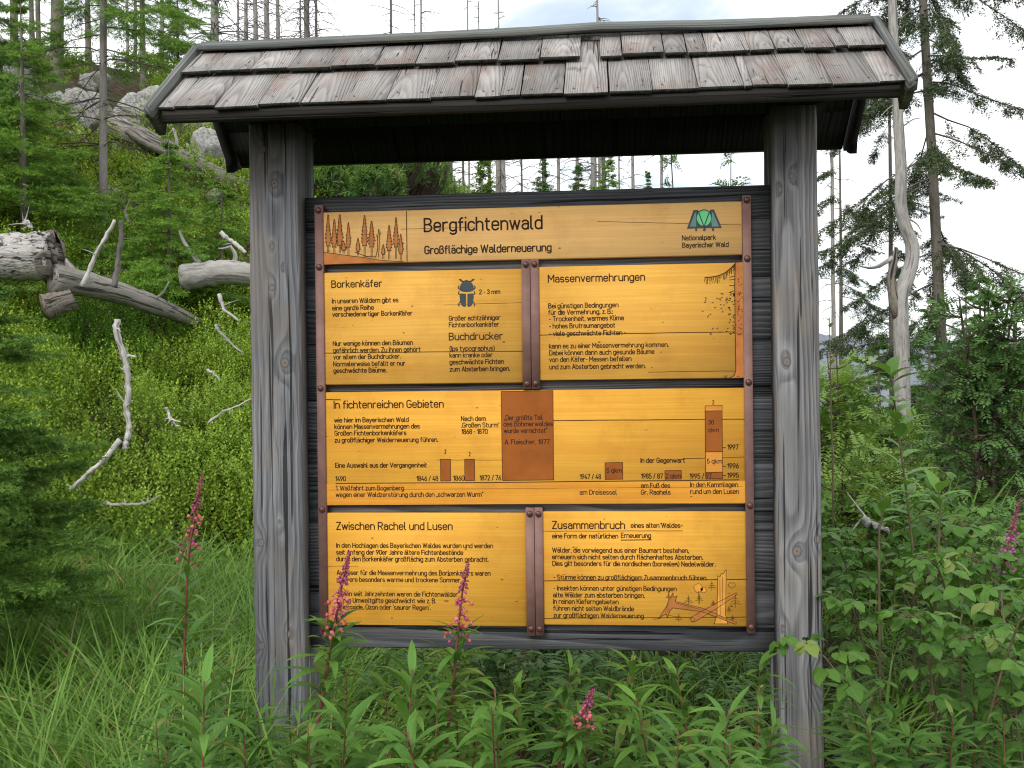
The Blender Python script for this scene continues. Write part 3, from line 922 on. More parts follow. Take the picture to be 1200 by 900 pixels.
for t in ((92, 122, 258, 15, 26), (119, 142, 262, 15, 26), (143, 122, 255, 17, 30), (160, 238, 276, 14, 12), (181, 156, 262, 13, 34), (223, 224, 280, 12, 16), (252, 125, 256, 16, 50), (283, 150, 262, 17, 40), (334, 252, 294, 10, 18), (360, 168, 278, 15, 36), (390, 134, 262, 14, 50), (411, 208, 292, 13, 28)):
    ptree(*t)
fill(fillA, zA([(69, 284), (130, 291), (200, 301), (250, 306), (320, 319), (425, 325), (300, 329), (69, 338)]), .0008)
stroke(lineA, zA([(69, 284), (130, 291), (200, 301), (250, 306), (320, 319), (425, 325)]), .7)
stroke(lineA, zA([(300, 305), (310, 270), (309, 225), (314, 182)]), .8)
stroke(lineA, zA([(312, 305), (316, 270), (318, 225), (319, 185)]), .6)
stroke(lineA, zA([(309, 222), (303, 205)]), .5)
stroke(lineA, zA([(317, 210), (325, 196)]), .5)
stroke(lineA, zA([(212, 284), (262, 302), (300, 304)]), .9)
stroke(lineA, zA([(436, 104), (439, 322)]), .9)
part(fillA, 'forest_drawing', M['russet'], PN['a'])
part(lineA, 'drawing_outline', M['line'], PN['a'])
zL = zoomer(610, 220, 3.75)
gs, gg = Acc(), Acc()
fill(gs, zL([(732, 178), (760, 98), (781, 98), (800, 150), (802, 178), (732, 180)]), .0007)
fill(gs, zL([(884, 176), (850, 95), (832, 97), (812, 150), (812, 178), (884, 177)]), .0007)
for x in (772, 809, 846):
    stroke(gs, zL([(x, 150), (x, 188)]), 2.2, .00085)
th = np.linspace(0, 2 * np.pi, 22, endpoint=False)
fill(gs, zL([(806 + 35 * math.cos(t), 133 + 38 * math.sin(t)) for t in th]), .0009)
fill(gg, zL([(806 + 31 * math.cos(t), 134 + 34 * math.sin(t)) for t in th]), .0011)
for pts in ([(744, 171), (766, 110), (772, 110), (772, 171)], [(872, 170), (846, 108), (842, 108), (838, 150), (842, 171)]):
    fill(gg, zL(pts), .0010, 1)
stroke(gs, zL([(784, 112), (806, 172), (828, 112)]), 1.3, .0013)
stroke(gs, zL([(806, 172), (806, 188)]), 1.6, .0013)
part(gs, 'emblem_outline', M['slate'], PN['a'])
M['emblem_teal'] = mat_plain('emblem_grey_green_paint', (0.12, 0.24, 0.22), 0.6, 0.1, 20, 0.2)
part(gg, 'emblem', [M['green'], M['emblem_teal']], PN['a'])

# beetle
bt = Acc()
fill(bt, zA([(672, 452), (670, 438), (676, 422), (686, 412), (700, 409), (714, 411), (726, 421), (732, 436), (731, 452), (716, 457), (700, 458), (685, 457)]))
for sgn in (-1, 1):
    c = 701
    fill(bt, zA([(c + sgn * 3, 466), (c + sgn * 28, 464), (c + sgn * 31, 478), (c + sgn * 28, 505), (c + sgn * 20, 520), (c + sgn * 10, 524), (c + sgn * 3, 520)]))
    for pts in ([(c + sgn * 18, 413), (c + sgn * 25, 404), (c + sgn * 33, 402)], [(c + sgn * 30, 447), (c + sgn * 37, 440), (c + sgn * 34, 430)], [(c + sgn * 28, 470), (c + sgn * 36, 466), (c + sgn * 34, 456)], [(c + sgn * 28, 500), (c + sgn * 36, 512), (c + sgn * 33, 520)]):
        stroke(bt, zA(pts), 1.2)
stroke(bt, zA([(672, 408), (685, 412), (700, 407), (716, 412), (730, 408)]), 1.0)
part(bt, 'beetle_drawing', M['slate'], PN['b'])

# swarm flying at a trunk
tb, tl = Acc(), Acc()
fill(tb, zL([(944, 330), (973, 327), (982, 834), (925, 836), (938, 826), (946, 805), (943, 600), (941, 420)]))
stroke(tl, zL([(944, 330), (941, 420), (943, 600), (946, 805), (938, 826), (918, 837)]), .9)
arc = [(810, 394), (840, 392), (870, 386), (900, 373), (925, 352), (942, 334)]
stroke(tl, zL(arc), .9)
for t in np.linspace(0, 1, 34):
    i = min(int(t * 5), 4)
    f = t * 5 - i
    x = arc[i][0] + (arc[i + 1][0] - arc[i][0]) * f
    y = arc[i][1] + (arc[i + 1][1] - arc[i][1]) * f
    stroke(tl, zL([(x, y), (x + rng.normal(0, 4), y + rng.uniform(12, 34))]), .45)
for _ in range(60):
    x = 940 - abs(rng.normal(0, 60))
    y = rng.uniform(465, 650)
    if x < 790:
        continue
    stroke(tl, zL([(x, y), (x + 5, y + rng.normal(0, 4))]), .9)
for _ in range(34):
    x, y = rng.uniform(950, 972), rng.uniform(380, 650)
    stroke(tl, zL([(x, y), (x + 5, y + rng.normal(0, 6))]), .7)
for y in (388, 402, 430, 452, 465):
    stroke(tl, zL([(940, y), (918, y + rng.uniform(-6, 8))]), .7)
for pts in ([(895, 826), (902, 836)], [(905, 824), (906, 836)], [(950, 832), (956, 826), (962, 832)]):
    stroke(tl, zL(pts), .6)
part(tb, 'trunk_drawing', M['russet'], PN['c'])
part(tl, 'drawing_outline', M['line'], PN['c'])

# bar chart
cl_, cr = Acc(), Acc()


def bar(q, acc=None, outline=True):
    if acc is None:
        one = Acc()
        fill(one, q, .0006)
        part(one, 'chart_bar', M['brown'], PN['d'])
    else:
        fill(acc, q, .0006)
    if outline:
        stroke(cl_, q, .6, .0009, close=True)


bar([(587.2, 458.8), (648, 457.6), (648.8, 562.3), (588.8, 563)])
bar([(516.2, 538), (527.8, 538), (528, 563.4), (516.4, 563.6)])
bar([(544.5, 538), (556, 538), (556.3, 563), (544.7, 563.2)])
bar([(709, 542.2), (729.6, 541.8), (729.8, 561.4), (709.2, 561.8)])
bar([(779.2, 551.4), (798.4, 551.2), (798.6, 561.2), (779.4, 561.5)])
bar([(826.3, 481.6), (846.2, 481.3), (846.6, 529.3), (826.8, 529.6)])
bar([(826.9, 553.6), (846.8, 553.2), (846.9, 560.8), (827, 561)])
bar([(826.8, 529.6), (846.6, 529.3), (846.8, 553.2), (826.9, 553.6)], cr)
bar([(826.3, 475.6), (846.2, 475.2), (846.2, 481.3), (826.3, 481.6)], cr)
stroke(cl_, [(393.5, 566.4), (588, 565.2), (866, 562.2)], .9)
for v in (524.5, 546.3, 557.2):
    stroke(cl_, [(847, v), (850.5, v)], .7)
fill(cr, [(382.3, 567.2), (874, 563.4), (874.1, 589), (382.5, 592)], .0004, 1)
part(cl_, 'chart_line', M['ink'], PN['d'])
M['band'] = mat_panel('orange_glazed_band', (0.62, 0.265, 0.030), (0.70, 0.325, 0.040), (0.48, 0.17, 0.024))
M['pale_bar'] = mat_panel('orange_bar_stain', (0.58, 0.235, 0.036), (0.66, 0.28, 0.045), (0.5, 0.19, 0.03))
part(cr, 'chart_band', [M['pale_bar'], M['band']], PN['d'])

# broken trunks
zF = zoomer(620, 590, 4.286)
df, dl, dp_ = Acc(), Acc(), Acc()
fall = [(650, 578), (688, 520), (705, 478), (712, 470), (722, 448), (726, 470), (744, 463), (733, 492), (870, 525), (1042, 598), (1038, 606), (868, 543), (722, 524), (706, 540), (694, 574), (690, 556), (672, 562)]
stand = [(948, 362), (958, 370), (966, 352), (976, 352), (990, 332), (988, 470), (986, 560), (998, 604), (930, 604), (944, 560)]
cross = [(812, 572), (940, 500), (1040, 448), (1046, 456), (950, 522), (828, 596), (814, 590)]
fill(df, zF(cross), .0006, 1)
stroke(dl, zF(cross), .6, close=True)
fill(df, zF(stand), .0008, 2)
stroke(dl, zF(stand), .6, close=True)
fill(df, zF(fall), .0010, 0)
stroke(dl, zF(fall), .6, .0013, close=True)
for pts in ([(958, 380), (960, 560)], [(972, 370), (972, 500)], [(690, 520), (700, 500)], [(740, 500), (860, 532)], [(620, 580), (660, 578)], [(700, 560), (760, 574)]):
    stroke(dl, zF(pts), .45, .0014)
th = np.linspace(0, 2 * np.pi, 14)
stroke(dl, zF([(822 + 9 * math.cos(t), 582 + 10 * math.sin(t)) for t in th]), .5, .0014)
stroke(dl, zF([(1018 + 18 * math.cos(t), 410 + 13 * math.sin(t) * (1 + .3 * math.sin(5 * t))) for t in th]), .4)
for cx, cy, r in ((850, 424, 22), (876, 434, 14)):
    o = [(cx + r * (1 + .15 * math.sin(4 * t)) * math.cos(t), cy + r * math.sin(t)) for t in th[:-1]]
    fill(dp_, zF(o), .0007)
    stroke(dl, zF(o), .4, close=True)
stroke(dl, zF([(852, 440), (854, 505)]), .6)
for cx, cy, s in ((700, 465, 16), (800, 485, 24), (752, 574, 20), (918, 412, 24), (1036, 490, 34), (1004, 532, 18), (925, 500, 14), (1022, 575, 14), (855, 476, 22)):
    stroke(dl, zF([(cx, cy - s), (cx, cy + s)]), .5)
    for f_, ww in ((-.4, .35), (0, .6), (.4, .85)):
        stroke(dl, zF([(cx - s * ww, cy + s * f_ + 2), (cx, cy + s * f_ - 2), (cx + s * ww, cy + s * f_ + 2)]), .45)
M['draw_orange'] = mat_plain('orange_drawing_stain', (0.62, 0.28, 0.04), 0.5, 0.1, 30)
M['draw_dark'] = mat_plain('dark_russet_drawing_stain', (0.36, 0.135, 0.03), 0.5, 0.15, 30)
part(df, 'broken_trunk_drawing', [M['draw_dark'], M['russet'], M['draw_orange']], PN['f'])
part(dp_, 'bush_drawing', M['draw_orange'], PN['f'])
part(dl, 'drawing_outline', M['line'], PN['f'])

# ---- brown metal strips with their bolts
def strip(u0t, u1t, vt, u0b, u1b, vb, bolts):
    yf = 0.0545
    p0, p1 = on_y((u0t + u1t) / 2, vt, yf), on_y((u0b + u1b) / 2, vb, yf)
    wd = (on_y(u1t, vt, yf)[0] - on_y(u0t, vt, yf)[0] + on_y(u1b, vb, yf)[0] - on_y(u0b, vb, yf)[0]) / 2
    cx = (p0[0] + p1[0]) / 2
    a = Acc()
    c = .0012
    h = wd / 2
    poly = [(-h, c), (-h + c, 0), (h - c, 0), (h, c), (h, .0255), (-h, .0255)]
    prism(a, poly, (cx, yf, p1[2]), (1, 0, 0), (0, 1, 0), (0, 0, 1), p0[2] - p1[2], rng.random(), 0, (rng.random() * 4, 0, 0))
    st = part(a, 'metal_strip', M['strip'])
    for v in bolts:
        q = on_y((u0t + u1t) / 2 + (v - vt) / (vb - vt) * ((u0b + u1b) / 2 - (u0t + u1t) / 2), v, yf)
        b = Acc()
        R = .0098
        th = np.linspace(0, 2 * np.pi, 14, endpoint=False)
        prof = [(1.0, 0), (1.0, .18), (.88, .42), (.62, .62), (.25, .72)]
        V = np.array([[(cx + R * r * math.cos(t), yf - R * hh - .0002, q[2] + R * r * math.sin(t)) for t in th] for r, hh in prof])
        i, k = np.meshgrid(np.arange(4), np.arange(14), indexing='ij')
        k2 = (k + 1) % 14
        b.add(V.reshape(-1, 3), np.stack([i * 14 + k, i * 14 + k2, (i + 1) * 14 + k2, (i + 1) * 14 + k], -1).reshape(-1, 4), rng.random())
        b.F.append((np.array([list(range(56, 70))]), 0))
        part(b, 'bolt', M['bolt'], st, smooth=True)
    return st


strip(368.2, 377.8, 240.5, 374.5, 384.2, 742, (246.5, 313, 455, 597, 736))
strip(869.0, 879.0, 229, 876.3, 886.4, 742.5, (234.3, 303, 448, 592.5, 735))
strip(611.2, 620.9, 304.3, 612.7, 622.4, 456, (309.8, 449.8))
strip(621.5, 631.0, 304, 623.0, 632.7, 455.6, (309.4, 449.3))
strip(616.0, 625.9, 595.2, 617.2, 627.0, 745, (602, 737))
strip(626.4, 636.0, 595, 627.6, 637.2, 744.8, (602.2, 737))

# ---- roof
EY, EZ, RY, RZ = -0.2506, 1.9764, 0.08, 2.248       # eave and ridge of the shingle surface
XL, XR = -1.018, 1.010
sl = np.array([0, RY - EY, RZ - EZ])
SL = np.linalg.norm(sl)
sd = sl / SL
sn = np.array([0, -sd[2], sd[1]])                    # outward normal of the front slope
sd_b = sd * np.array([1, -1, 1])
sn_b = sn * np.array([1, -1, 1])
E_f = np.array([0, EY, EZ])
E_b = np.array([0, 2 * RY - EY, EZ])


def slope_box(acc, E, d, nrm, x0, x1, s0, s1, t0, t1, rnd, mi=0, goff=(0, 0, 0), lift0=0.0, end_mi=None, jit=0.0):
    """a board lying on a roof slope between s0 and s1 (from the eave up), t0..t1 above the surface; lift0 raises its lower end"""
    o = np.array([[x0, s0, t0 + lift0], [x1, s0, t0 + lift0], [x1, s1, t0], [x0, s1, t0], [x0, s0, t1 + lift0], [x1, s0, t1 + lift0], [x1, s1, t1], [x0, s1, t1]], float)
    if jit:
        o[:, 0] += np.tile(rng.normal(0, jit, 4), 2)
        o[[0, 1, 4, 5], 1] += np.tile(rng.normal(0, jit * 1.2, 2), 2)
    V = E + o[:, :1] * np.array([1.0, 0, 0]) + o[:, 1:2] * d + o[:, 2:] * nrm
    g = np.c_[o[:, 0] - (x0 + x1) / 2, o[:, 2], o[:, 1]] + np.asarray(goff)
    acc.add(V, np.array([[4, 5, 6, 7], [3, 2, 1, 0], [1, 2, 6, 5], [3, 0, 4, 7], [2, 3, 7, 6]]), rnd, g, mi)
    acc.F.append((np.array([[0, 1, 5, 4]]) + acc.n - 8, mi if end_mi is None else end_mi))


a = Acc()
for E, d, nr in ((E_f, sd, sn), (E_b, sd_b, sn_b)):
    ss = np.linspace(0.012, SL - .012, 4)
    for s0, s1 in zip(ss[:-1], ss[1:]):
        slope_box(a, E, d, nr, XL + .012, XR - .012, s0, s1 - .003, -.046, -.033, rng.random(), 0, (0, 0, 0))
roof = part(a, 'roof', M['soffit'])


def x_on_slope(u, v):
    """x where the sight line meets the front slope"""
    d = ray(u, v)
    t = np.dot(E_f - CAM0, sn) / np.dot(d, sn)
    p = CAM0 + d * t
    return p[0], np.dot(p - E_f, sd)


def butt_v(u, lower):
    return (122 + (u - 177) * (95 - 122) / (1063 - 177)) if lower else (84.5 + (u - 202) * (58 - 84.5) / (1046 - 202))


low_u = [177, 205, 253, 303, 352, 402, 453, 504, 556, 586, 610, 661, 713, 765, 819, 873, 883.5, 924, 977, 1033, 1065]
up_u = [203, 248, 296, 339, 389, 440, 487, 533, 583, 633, 681, 702, 729, 779, 806, 829, 880, 910, 944, 980, 996, 1046]
a = Acc()
nails = Acc()
s_low = 0.0
s_up = np.mean([x_on_slope(u, butt_v(u, False))[1] for u in (300, 500, 700, 900)])


def nail(x, s, t):
    th = np.linspace(0, 2 * np.pi, 7, endpoint=False)
    r = .0036
    V = E_f + (x + r * np.cos(th))[:, None] * np.array([1.0, 0, 0]) + (s + r * np.sin(th))[:, None] * sd + t * sn
    nails.add(V, [list(range(7))], .5)


for row, us in ((0, low_u), (1, up_u)):
    xs = [x_on_slope(u, butt_v(u, row == 0))[0] for u in us]
    xs[0], xs[-1] = XL + .002, XR - .002
    for i, (x0, x1) in enumerate(zip(xs[:-1], xs[1:])):
        if row == 1 and us[i] == 681:
            continue                                   # the gap of a lost shingle
        s0 = (0.0 if row == 0 else s_up) + rng.normal(0, .0022)
        s1 = s_up + .10 if row == 0 else SL - .004
        if row == 0 and us[i] == 661:
            s1 = SL - .02
            s0 -= .006
        base = -.026 if row == 0 else -.015
        th_ = .0095 + rng.normal(0, .001)
        lift = .0115 + abs(rng.normal(0, .0018))
        slope_box(a, E_f, sd, sn, x0 + .0019, x1 - .0019, s0, s1, base, base + th_, rng.random(), 0, (0, 0, rng.random() * 3), lift, 1, .0010)
        t = base + th_ + lift * .85 + .0006
        if x1 - x0 > .05:
            for xx in (x0 + .02 + rng.uniform(0, .01), x1 - .02 - rng.uniform(0, .01)):
                nail(xx, s0 + .035 + rng.uniform(-.006, .012), t + .0032)
        else:
            nail((x0 + x1) / 2, s0 + .035, t + .0032)
# the far slope carries shingles too
for row in (0, 1):
    x = XL + .002
    while x < XR - .03:
        wd = rng.uniform(.08, .13)
        x1 = min(x + wd, XR - .002)
        s0 = 0 if row == 0 else s_up
        slope_box(a, E_b, sd_b, sn_b, x + .0012, x1 - .0012, s0, s_up + .1 if row == 0 else SL - .004, -.032 + .014 * row, -.018 + .014 * row, rng.random(), 0, (0, 0, rng.random() * 3), .014, 1, .001)
        x = x1
part(a, 'shingle_covering', [M['shingle'], M['butt']], roof)
part(nails, 'nail_heads', M['bolt'], roof)

# fascia board under the shingle butts, a second one along the far eave
for E, d, nr in ((E_f, sd, sn), (E_b, sd_b, sn_b)):
    a = Acc()
    y = E[1] + (.014 if E is E_f else -.014)
    sgn = 1 if E is E_f else -1
    poly = [(0, 0), (.020 * sgn, 0), (.020 * sgn, .036), (0, .036)]
    if sgn < 0:
        poly = poly[::-1]
    prism(a, poly, (XL + .012, y, EZ - (.040 if sgn > 0 else .034)), (0, 1, 0), (0, 0, 1), (1, 0, 0), XR - XL - .024, rng.random(), 0, (0, 0, 1.3))
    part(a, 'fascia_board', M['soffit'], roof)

# barge boards with notched ends
for X, sx in ((XL, -1), (XR, 1)):
    for mir in (1, -1):
        def sp(s, t):
            p = E_f + sd * s + sn * t
            return (RY + (p[1] - RY) * mir, p[2])
        poly = [sp(SL + .004, .012), sp(-.020, .012), sp(-.030, -.018), sp(-.012, -.030), (0, 0), sp(.016, -.092), sp(.052, -.066), sp(SL - .02, -.066), sp(SL + .062, -.066)]
        poly[4] = sp(-.004, -.058)
        top = RY
        poly = [(max(q[0], RY) if mir < 0 else min(q[0], RY), q[1]) for q in poly]
        if mir > 0:
            poly = poly[::-1]
        if sx > 0:
            pass
        a = Acc()
        x0 = X - .024 if sx < 0 else X + .001
        prism(a, poly, (x0, 0, 0), (0, 1, 0), (0, 0, 1), (1, 0, 0), .022, rng.random())
        Vb = a.V[-1]
        a.G[-1] = np.c_[Vb[:, 0] - x0, (Vb[:, 2] - RZ) * sd[1] - np.abs(Vb[:, 1] - RY) * -sd[2], np.abs(Vb[:, 1] - RY) * sd[1] + (RZ - Vb[:, 2]) * sd[2]]
        part(a, 'barge_board', M['barge'] if mir > 0 else M['soffit'], roof)

# ridge capping boards
for E, d, nr, wdt in ((E_f, sd, sn, .040), (E_b, sd_b, sn_b, .04)):
    a = Acc()
    nseg = 60
    xs = np.linspace(XL + .004, XR - .004, nseg)
    sag = np.interp(xs, [-1.02, -.6, -.35, 0.0, .22, .26, .6, 1.0], [0, .001, .001, .003, .010, .009, .002, 0.0]) + np.cumsum(rng.normal(0, .0006, nseg)) * .5
    ed = rng.normal(0, .0012, nseg)
    ed = np.convolve(ed, np.ones(4) / 4, 'same')
    rows = []
    for (s, t) in ((SL - wdt, .006), (SL - wdt, .018), (SL + .004, .019), (SL + .004, .004)):
        V = E + xs[:, None] * np.array([1.0, 0, 0]) + (s + (ed if s < SL - .01 else 0))[..., None] * d if s < SL - .01 else E + xs[:, None] * np.array([1.0, 0, 0]) + np.full(nseg, s)[:, None] * d
        rows.append(V + (t + sag)[:, None] * nr)
    V = np.stack(rows, 1)
    i, k = np.meshgrid(np.arange(nseg - 1), np.arange(4), indexing='ij')
    k2 = (k + 1) % 4
    F = np.stack([i * 4 + k, (i + 1) * 4 + k, (i + 1) * 4 + k2, i * 4 + k2], -1).reshape(-1, 4)
    g = np.stack([np.stack([np.full(nseg, q[0]), np.full(nseg, q[1]), xs], -1) for q in ((0, 0), (0, .02), (.08, .02), (.08, 0))], 1)
    a.add(V.reshape(-1, 3), F, .4, g.reshape(-1, 3))
    a.F.append((np.array([[0, 1, 2, 3], [4 * nseg - 1, 4 * nseg - 2, 4 * nseg - 3, 4 * nseg - 4]]), 0))
    part(a, 'ridge_cap', M['cap'], roof)

# rafters: one solid triangular gable piece on each post
for (x0, x1) in ((LPX[0] - .012, LPX[1] - .02), (RPX[0] + .02, RPX[1] + .03)):
    a = Acc()
    zb_ = 1.988
    yb = .165
    poly = [(RY - yb, zb_), (RY + yb, zb_), (RY + yb, EZ - .056 + (.33 - yb) * sd[2] / sd[1] - .012), (RY, RZ - .085), (RY - yb, EZ - .056 + (.33 - yb) * sd[2] / sd[1] - .012)]
    prism(a, poly, (x0, 0, 0), (0, 1, 0), (0, 0, 1), (1, 0, 0), x1 - x0, rng.random(), 0, (0, 0, 0), 'x')
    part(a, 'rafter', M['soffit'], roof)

# ------------------------------------------------------------------ terrain
def sstep(a, b, x):
    t = np.clip((x - a) / (b - a), 0, 1)
    return t * t * (3 - 2 * t)


def splus(x, k):
    return k * np.logaddexp(0, x / k)


_ph = rng.uniform(0, 6.28, (10, 3))
_fr = [(.35, .22, 0), (.21, -.4, 0), (.8, .5, 0), (-.6, .9, 0), (1.7, .9, 0), (-1.3, 1.9, 0), (2.9, -1.7, 0), (2.2, 3.1, 0), (4.4, 1.3, 0), (-2.0, 4.7, 0)]


def bumps(X, Y):
    z = 0
    for i, (a, b, _) in enumerate(_fr):
        z = z + np.sin(a * X + b * Y + _ph[i, 0]) * (.16, .15, .09, .08, .045, .04, .025, .02, .012, .010)[i]
    return z


def H(X, Y):
    X, Y = np.asarray(X, float), np.asarray(Y, float)
    wv = -.85 * X + .53 * Y
    d = np.hypot(X - .2, Y + 2.9)
    q = (X - .2) / np.maximum(Y + 2.9, .5)
    fade = 1 - sstep(-.34, .22, q)
    z = .60 * (splus(wv - 2.7, .5) - 1.06 * splus(wv - 17.0, 1.6))
    z = z * fade - (1 - fade) * np.minimum(.035 * np.maximum(d - 5, 0), 18)
    far = sstep(150, 500, d)
    z = z * (1 - far) - 18 * far
    near = sstep(2.5, 9, d)
    return z + bumps(X, Y) * (.22 + .78 * near * (1 - .5 * far)) - .12


def ground(x, y):
    return float(H(x, y))


def gp(u, v, lift=0.0, tmin=2.0, tmax=90.0):
    """where the sight line meets the ground (raised by lift)"""
    d = ray(u, v)
    t = np.linspace(tmin, tmax, 4000)
    P = CAM0 + t[:, None] * d
    below = P[:, 2] < H(P[:, 0], P[:, 1]) + lift
    i = int(np.argmax(below)) if below.any() else len(t) - 1
    return P[i]


def stand(u, dist):
    """the ground point below photo column u at a distance"""
    d = ray(u, 450)
    p = CAM0 + d * dist
    return np.array([p[0], p[1], ground(p[0], p[1])])


def soil_mat():
    m, n = new_mat('forest_soil')
    geo = n('ShaderNodeNewGeometry').outputs['Position']
    a = n.noise(geo, 9.0, 6.0, 0.65)
    b = n.noise(geo, 0.9, 4.0)
    col = n.ramp(a, [(0.25, (0.014, 0.011, 0.008)), (0.5, (0.045, 0.034, 0.020)), (0.75, (0.10, 0.080, 0.048))])
    col = n.mix(n.smooth(b, 0.42, 0.6, 0.0, 0.75), col, n.mix(a, (0.018, 0.034, 0.010, 1), (0.06, 0.085, 0.025, 1)))
    finish(n, col, 0.95, a, 0.03, 0.1)
    return m


M['soil'] = soil_mat()
N = 300
t = np.linspace(-1, 1, N)
ax = np.sinh(t * 6.2) / np.sinh(6.2) * 900
Xg, Yg = np.meshgrid(ax - .5, ax + 4.0, indexing='ij')
a = Acc()
i, k = np.meshgrid(np.arange(N - 1), np.arange(N - 1), indexing='ij')
F = np.stack([i * N + k, (i + 1) * N + k, (i + 1) * N + k + 1, i * N + k + 1], -1).reshape(-1, 4)
a.add(np.stack([Xg, Yg, H(Xg, Yg)], -1).reshape(-1, 3), F)
tag(a.build('ground', M['soil'], smooth=True), 'brown forest soil rising to a hillside on the left', None, None, 'structure')

# far wooded ridge, seen between the trees on the right
hx = np.linspace(-200, 900, 360)
hy = np.linspace(0, 1, 40)
A_, B_ = np.meshgrid(hx, hy, indexing='ij')
crest = 27 + 5 * np.sin(A_ * .006 + 1) + 3 * np.sin(A_ * .017) + 1.6 * np.sin(A_ * .09) + rng.normal(0, .7, (360, 1)) + rng.normal(0, .6, A_.shape)
Zr = -20 + (crest + 20) * np.sin(np.pi * np.clip(B_, 0, 1)) ** .8
a = Acc()
i, k = np.meshgrid(np.arange(359), np.arange(39), indexing='ij')
a.add(np.stack([A_, 560 + 420 * B_, Zr], -1).reshape(-1, 3), np.stack([i * 40 + k, (i + 1) * 40 + k, (i + 1) * 40 + k + 1, i * 40 + k + 1], -1).reshape(-1, 4))
m, n = new_mat('far_forest_haze_toned')
geo = n('ShaderNodeNewGeometry').outputs['Position']
nz = n.noise(n('ShaderNodeMapping', {'Vector': geo, 'Scale': (.35, .08, .03)}).outputs[0], 1.0, 5.0, 0.7)
finish(n, n.mix(nz, (0.10, 0.125, 0.14, 1), (0.24, 0.26, 0.28, 1)), 1.0, None, 0, 0.0)  # blue-grey of distance haze mixed into the forest's base colour
tag(a.build('hills', m), 'far grey wooded ridge', None, None, 'structure')

# ------------------------------------------------------------------ plant materials
M['grass'] = mat_leaf('grass_blade', (0.085, 0.185, 0.028), (0.230, 0.400, 0.075), (0.42, 0.33, 0.17), 0.90, 0.30, 0.5)
M['fire_leaf'] = mat_leaf('fireweed_leaf', (0.055, 0.150, 0.026), (0.150, 0.310, 0.055), (0.17, 0.22, 0.05), 0.95, 0.25, 0.45, clump=3.0, veins=0.35)
M['fire_stem'] = mat_plain('red_fireweed_stem', (0.155, 0.050, 0.038), 0.6, 0.45, 14)
M['fire_bud'] = mat_leaf('fireweed_bud', (0.30, 0.055, 0.15), (0.48, 0.11, 0.22), None, 1, 0.25, 0.5)
M['fire_bloom'] = mat_leaf('fireweed_faded_bloom', (0.58, 0.13, 0.15), (0.74, 0.25, 0.26), None, 1, 0.3, 0.5)
M['fire_violet'] = mat_leaf('fireweed_violet_bloom', (0.40, 0.08, 0.36), (0.58, 0.16, 0.50), None, 1, 0.3, 0.5)
M['bilberry'] = mat_leaf('bilberry_leaf', (0.110, 0.210, 0.018), (0.400, 0.550, 0.076), (0.30, 0.16, 0.05), 0.975, 0.32, 0.45, clump=1.7)
M['bilberry_dark'] = mat_leaf('bilberry_leaf_deep_green', (0.070, 0.185, 0.018), (0.215, 0.410, 0.052), None, 1, 0.3, 0.45)
M['twig'] = mat_plain('brown_twig', (0.075, 0.055, 0.040), 0.9, 0.4, 20)
M['needle_fresh'] = mat_leaf('fresh_spruce_needles', (0.0700, 0.1820, 0.0224), (0.2310, 0.3850, 0.0504), (0.20, 0.15, 0.06), 0.965, 0.22, 0.45)
M['needle'] = mat_leaf('spruce_needles', (0.0378, 0.1013, 0.0216), (0.1215, 0.2295, 0.0459), (0.15, 0.12, 0.06), 0.95, 0.18, 0.5)
M['needle_near'] = mat_leaf('near_spruce_needles', (0.046, 0.115, 0.019), (0.205, 0.360, 0.058), None, 1, 0.22, 0.5)
M['needle_old'] = mat_leaf('dull_spruce_needles', (0.036, 0.062, 0.030), (0.105, 0.145, 0.060), (0.10, 0.085, 0.05), 0.93, 0.12, 0.6)
M['pine_needle'] = mat_leaf('dwarf_pine_needles', (0.060, 0.150, 0.030), (0.290, 0.450, 0.090), (0.22, 0.20, 0.06), 0.94, 0.15, 0.5)
M['rasp'] = mat_leaf('raspberry_leaf', (0.052, 0.140, 0.022), (0.150, 0.300, 0.052), (0.20, 0.27, 0.07), 0.95, 0.28, 0.45, veins=0.35, clump=2.0)
M['rasp_stem'] = mat_plain('raspberry_cane', (0.10, 0.085, 0.045), 0.7, 0.4, 12)
M['willow'] = mat_leaf('willow_leaf', (0.075, 0.190, 0.030), (0.165, 0.315, 0.060), None, 1, 0.3, 0.4, veins=0.3)
M['rowan'] = mat_leaf('rowan_leaf', (0.055, 0.130, 0.036), (0.140, 0.255, 0.068), (0.17, 0.12, 0.05), 0.965, 0.25, 0.5)
M['rowan_pale'] = mat_leaf('pale_rowan_leaf', (0.1020, 0.1980, 0.0336), (0.2460, 0.3720, 0.0744), (0.30, 0.28, 0.07), 0.94, 0.3, 0.5)
M['bark_grey'] = mat_bark('grey_spruce_bark', (0.075, 0.068, 0.062), (0.225, 0.21, 0.195), (0.07, 0.09, 0.03), 0.2)
M['bark_brown'] = mat_bark('brown_spruce_bark', (0.060, 0.050, 0.044), (0.170, 0.150, 0.130), (0.06, 0.085, 0.03), 0.45)
M['silver'] = mat_bark('silvery_bare_wood', (0.12, 0.113, 0.107), (0.33, 0.318, 0.30), None, 0, 1.0, 0.75, bump=0.003, crack=0.6)
M['stick'] = mat_bark('bleached_stick_wood', (0.17, 0.16, 0.15), (0.47, 0.455, 0.435), None, 0, 1.6, 0.75, bump=0.003, crack=0.5)
M['silver_bark'] = mat_bark('bare_wood_with_bark_remains', (0.10, 0.09, 0.08), (0.33, 0.315, 0.295), None, 0, 1.3, 0.8, (0.20, 0.185, 0.165))
M['dead_grey'] = mat_bark('dead_trunk_wood', (0.10, 0.092, 0.085), (0.27, 0.255, 0.24), None, 0, 1.0, 0.85)
M['dead_dark'] = mat_bark('dead_trunk_bark', (0.045, 0.041, 0.038), (0.150, 0.138, 0.128), None, 0, 1.0, 0.9)
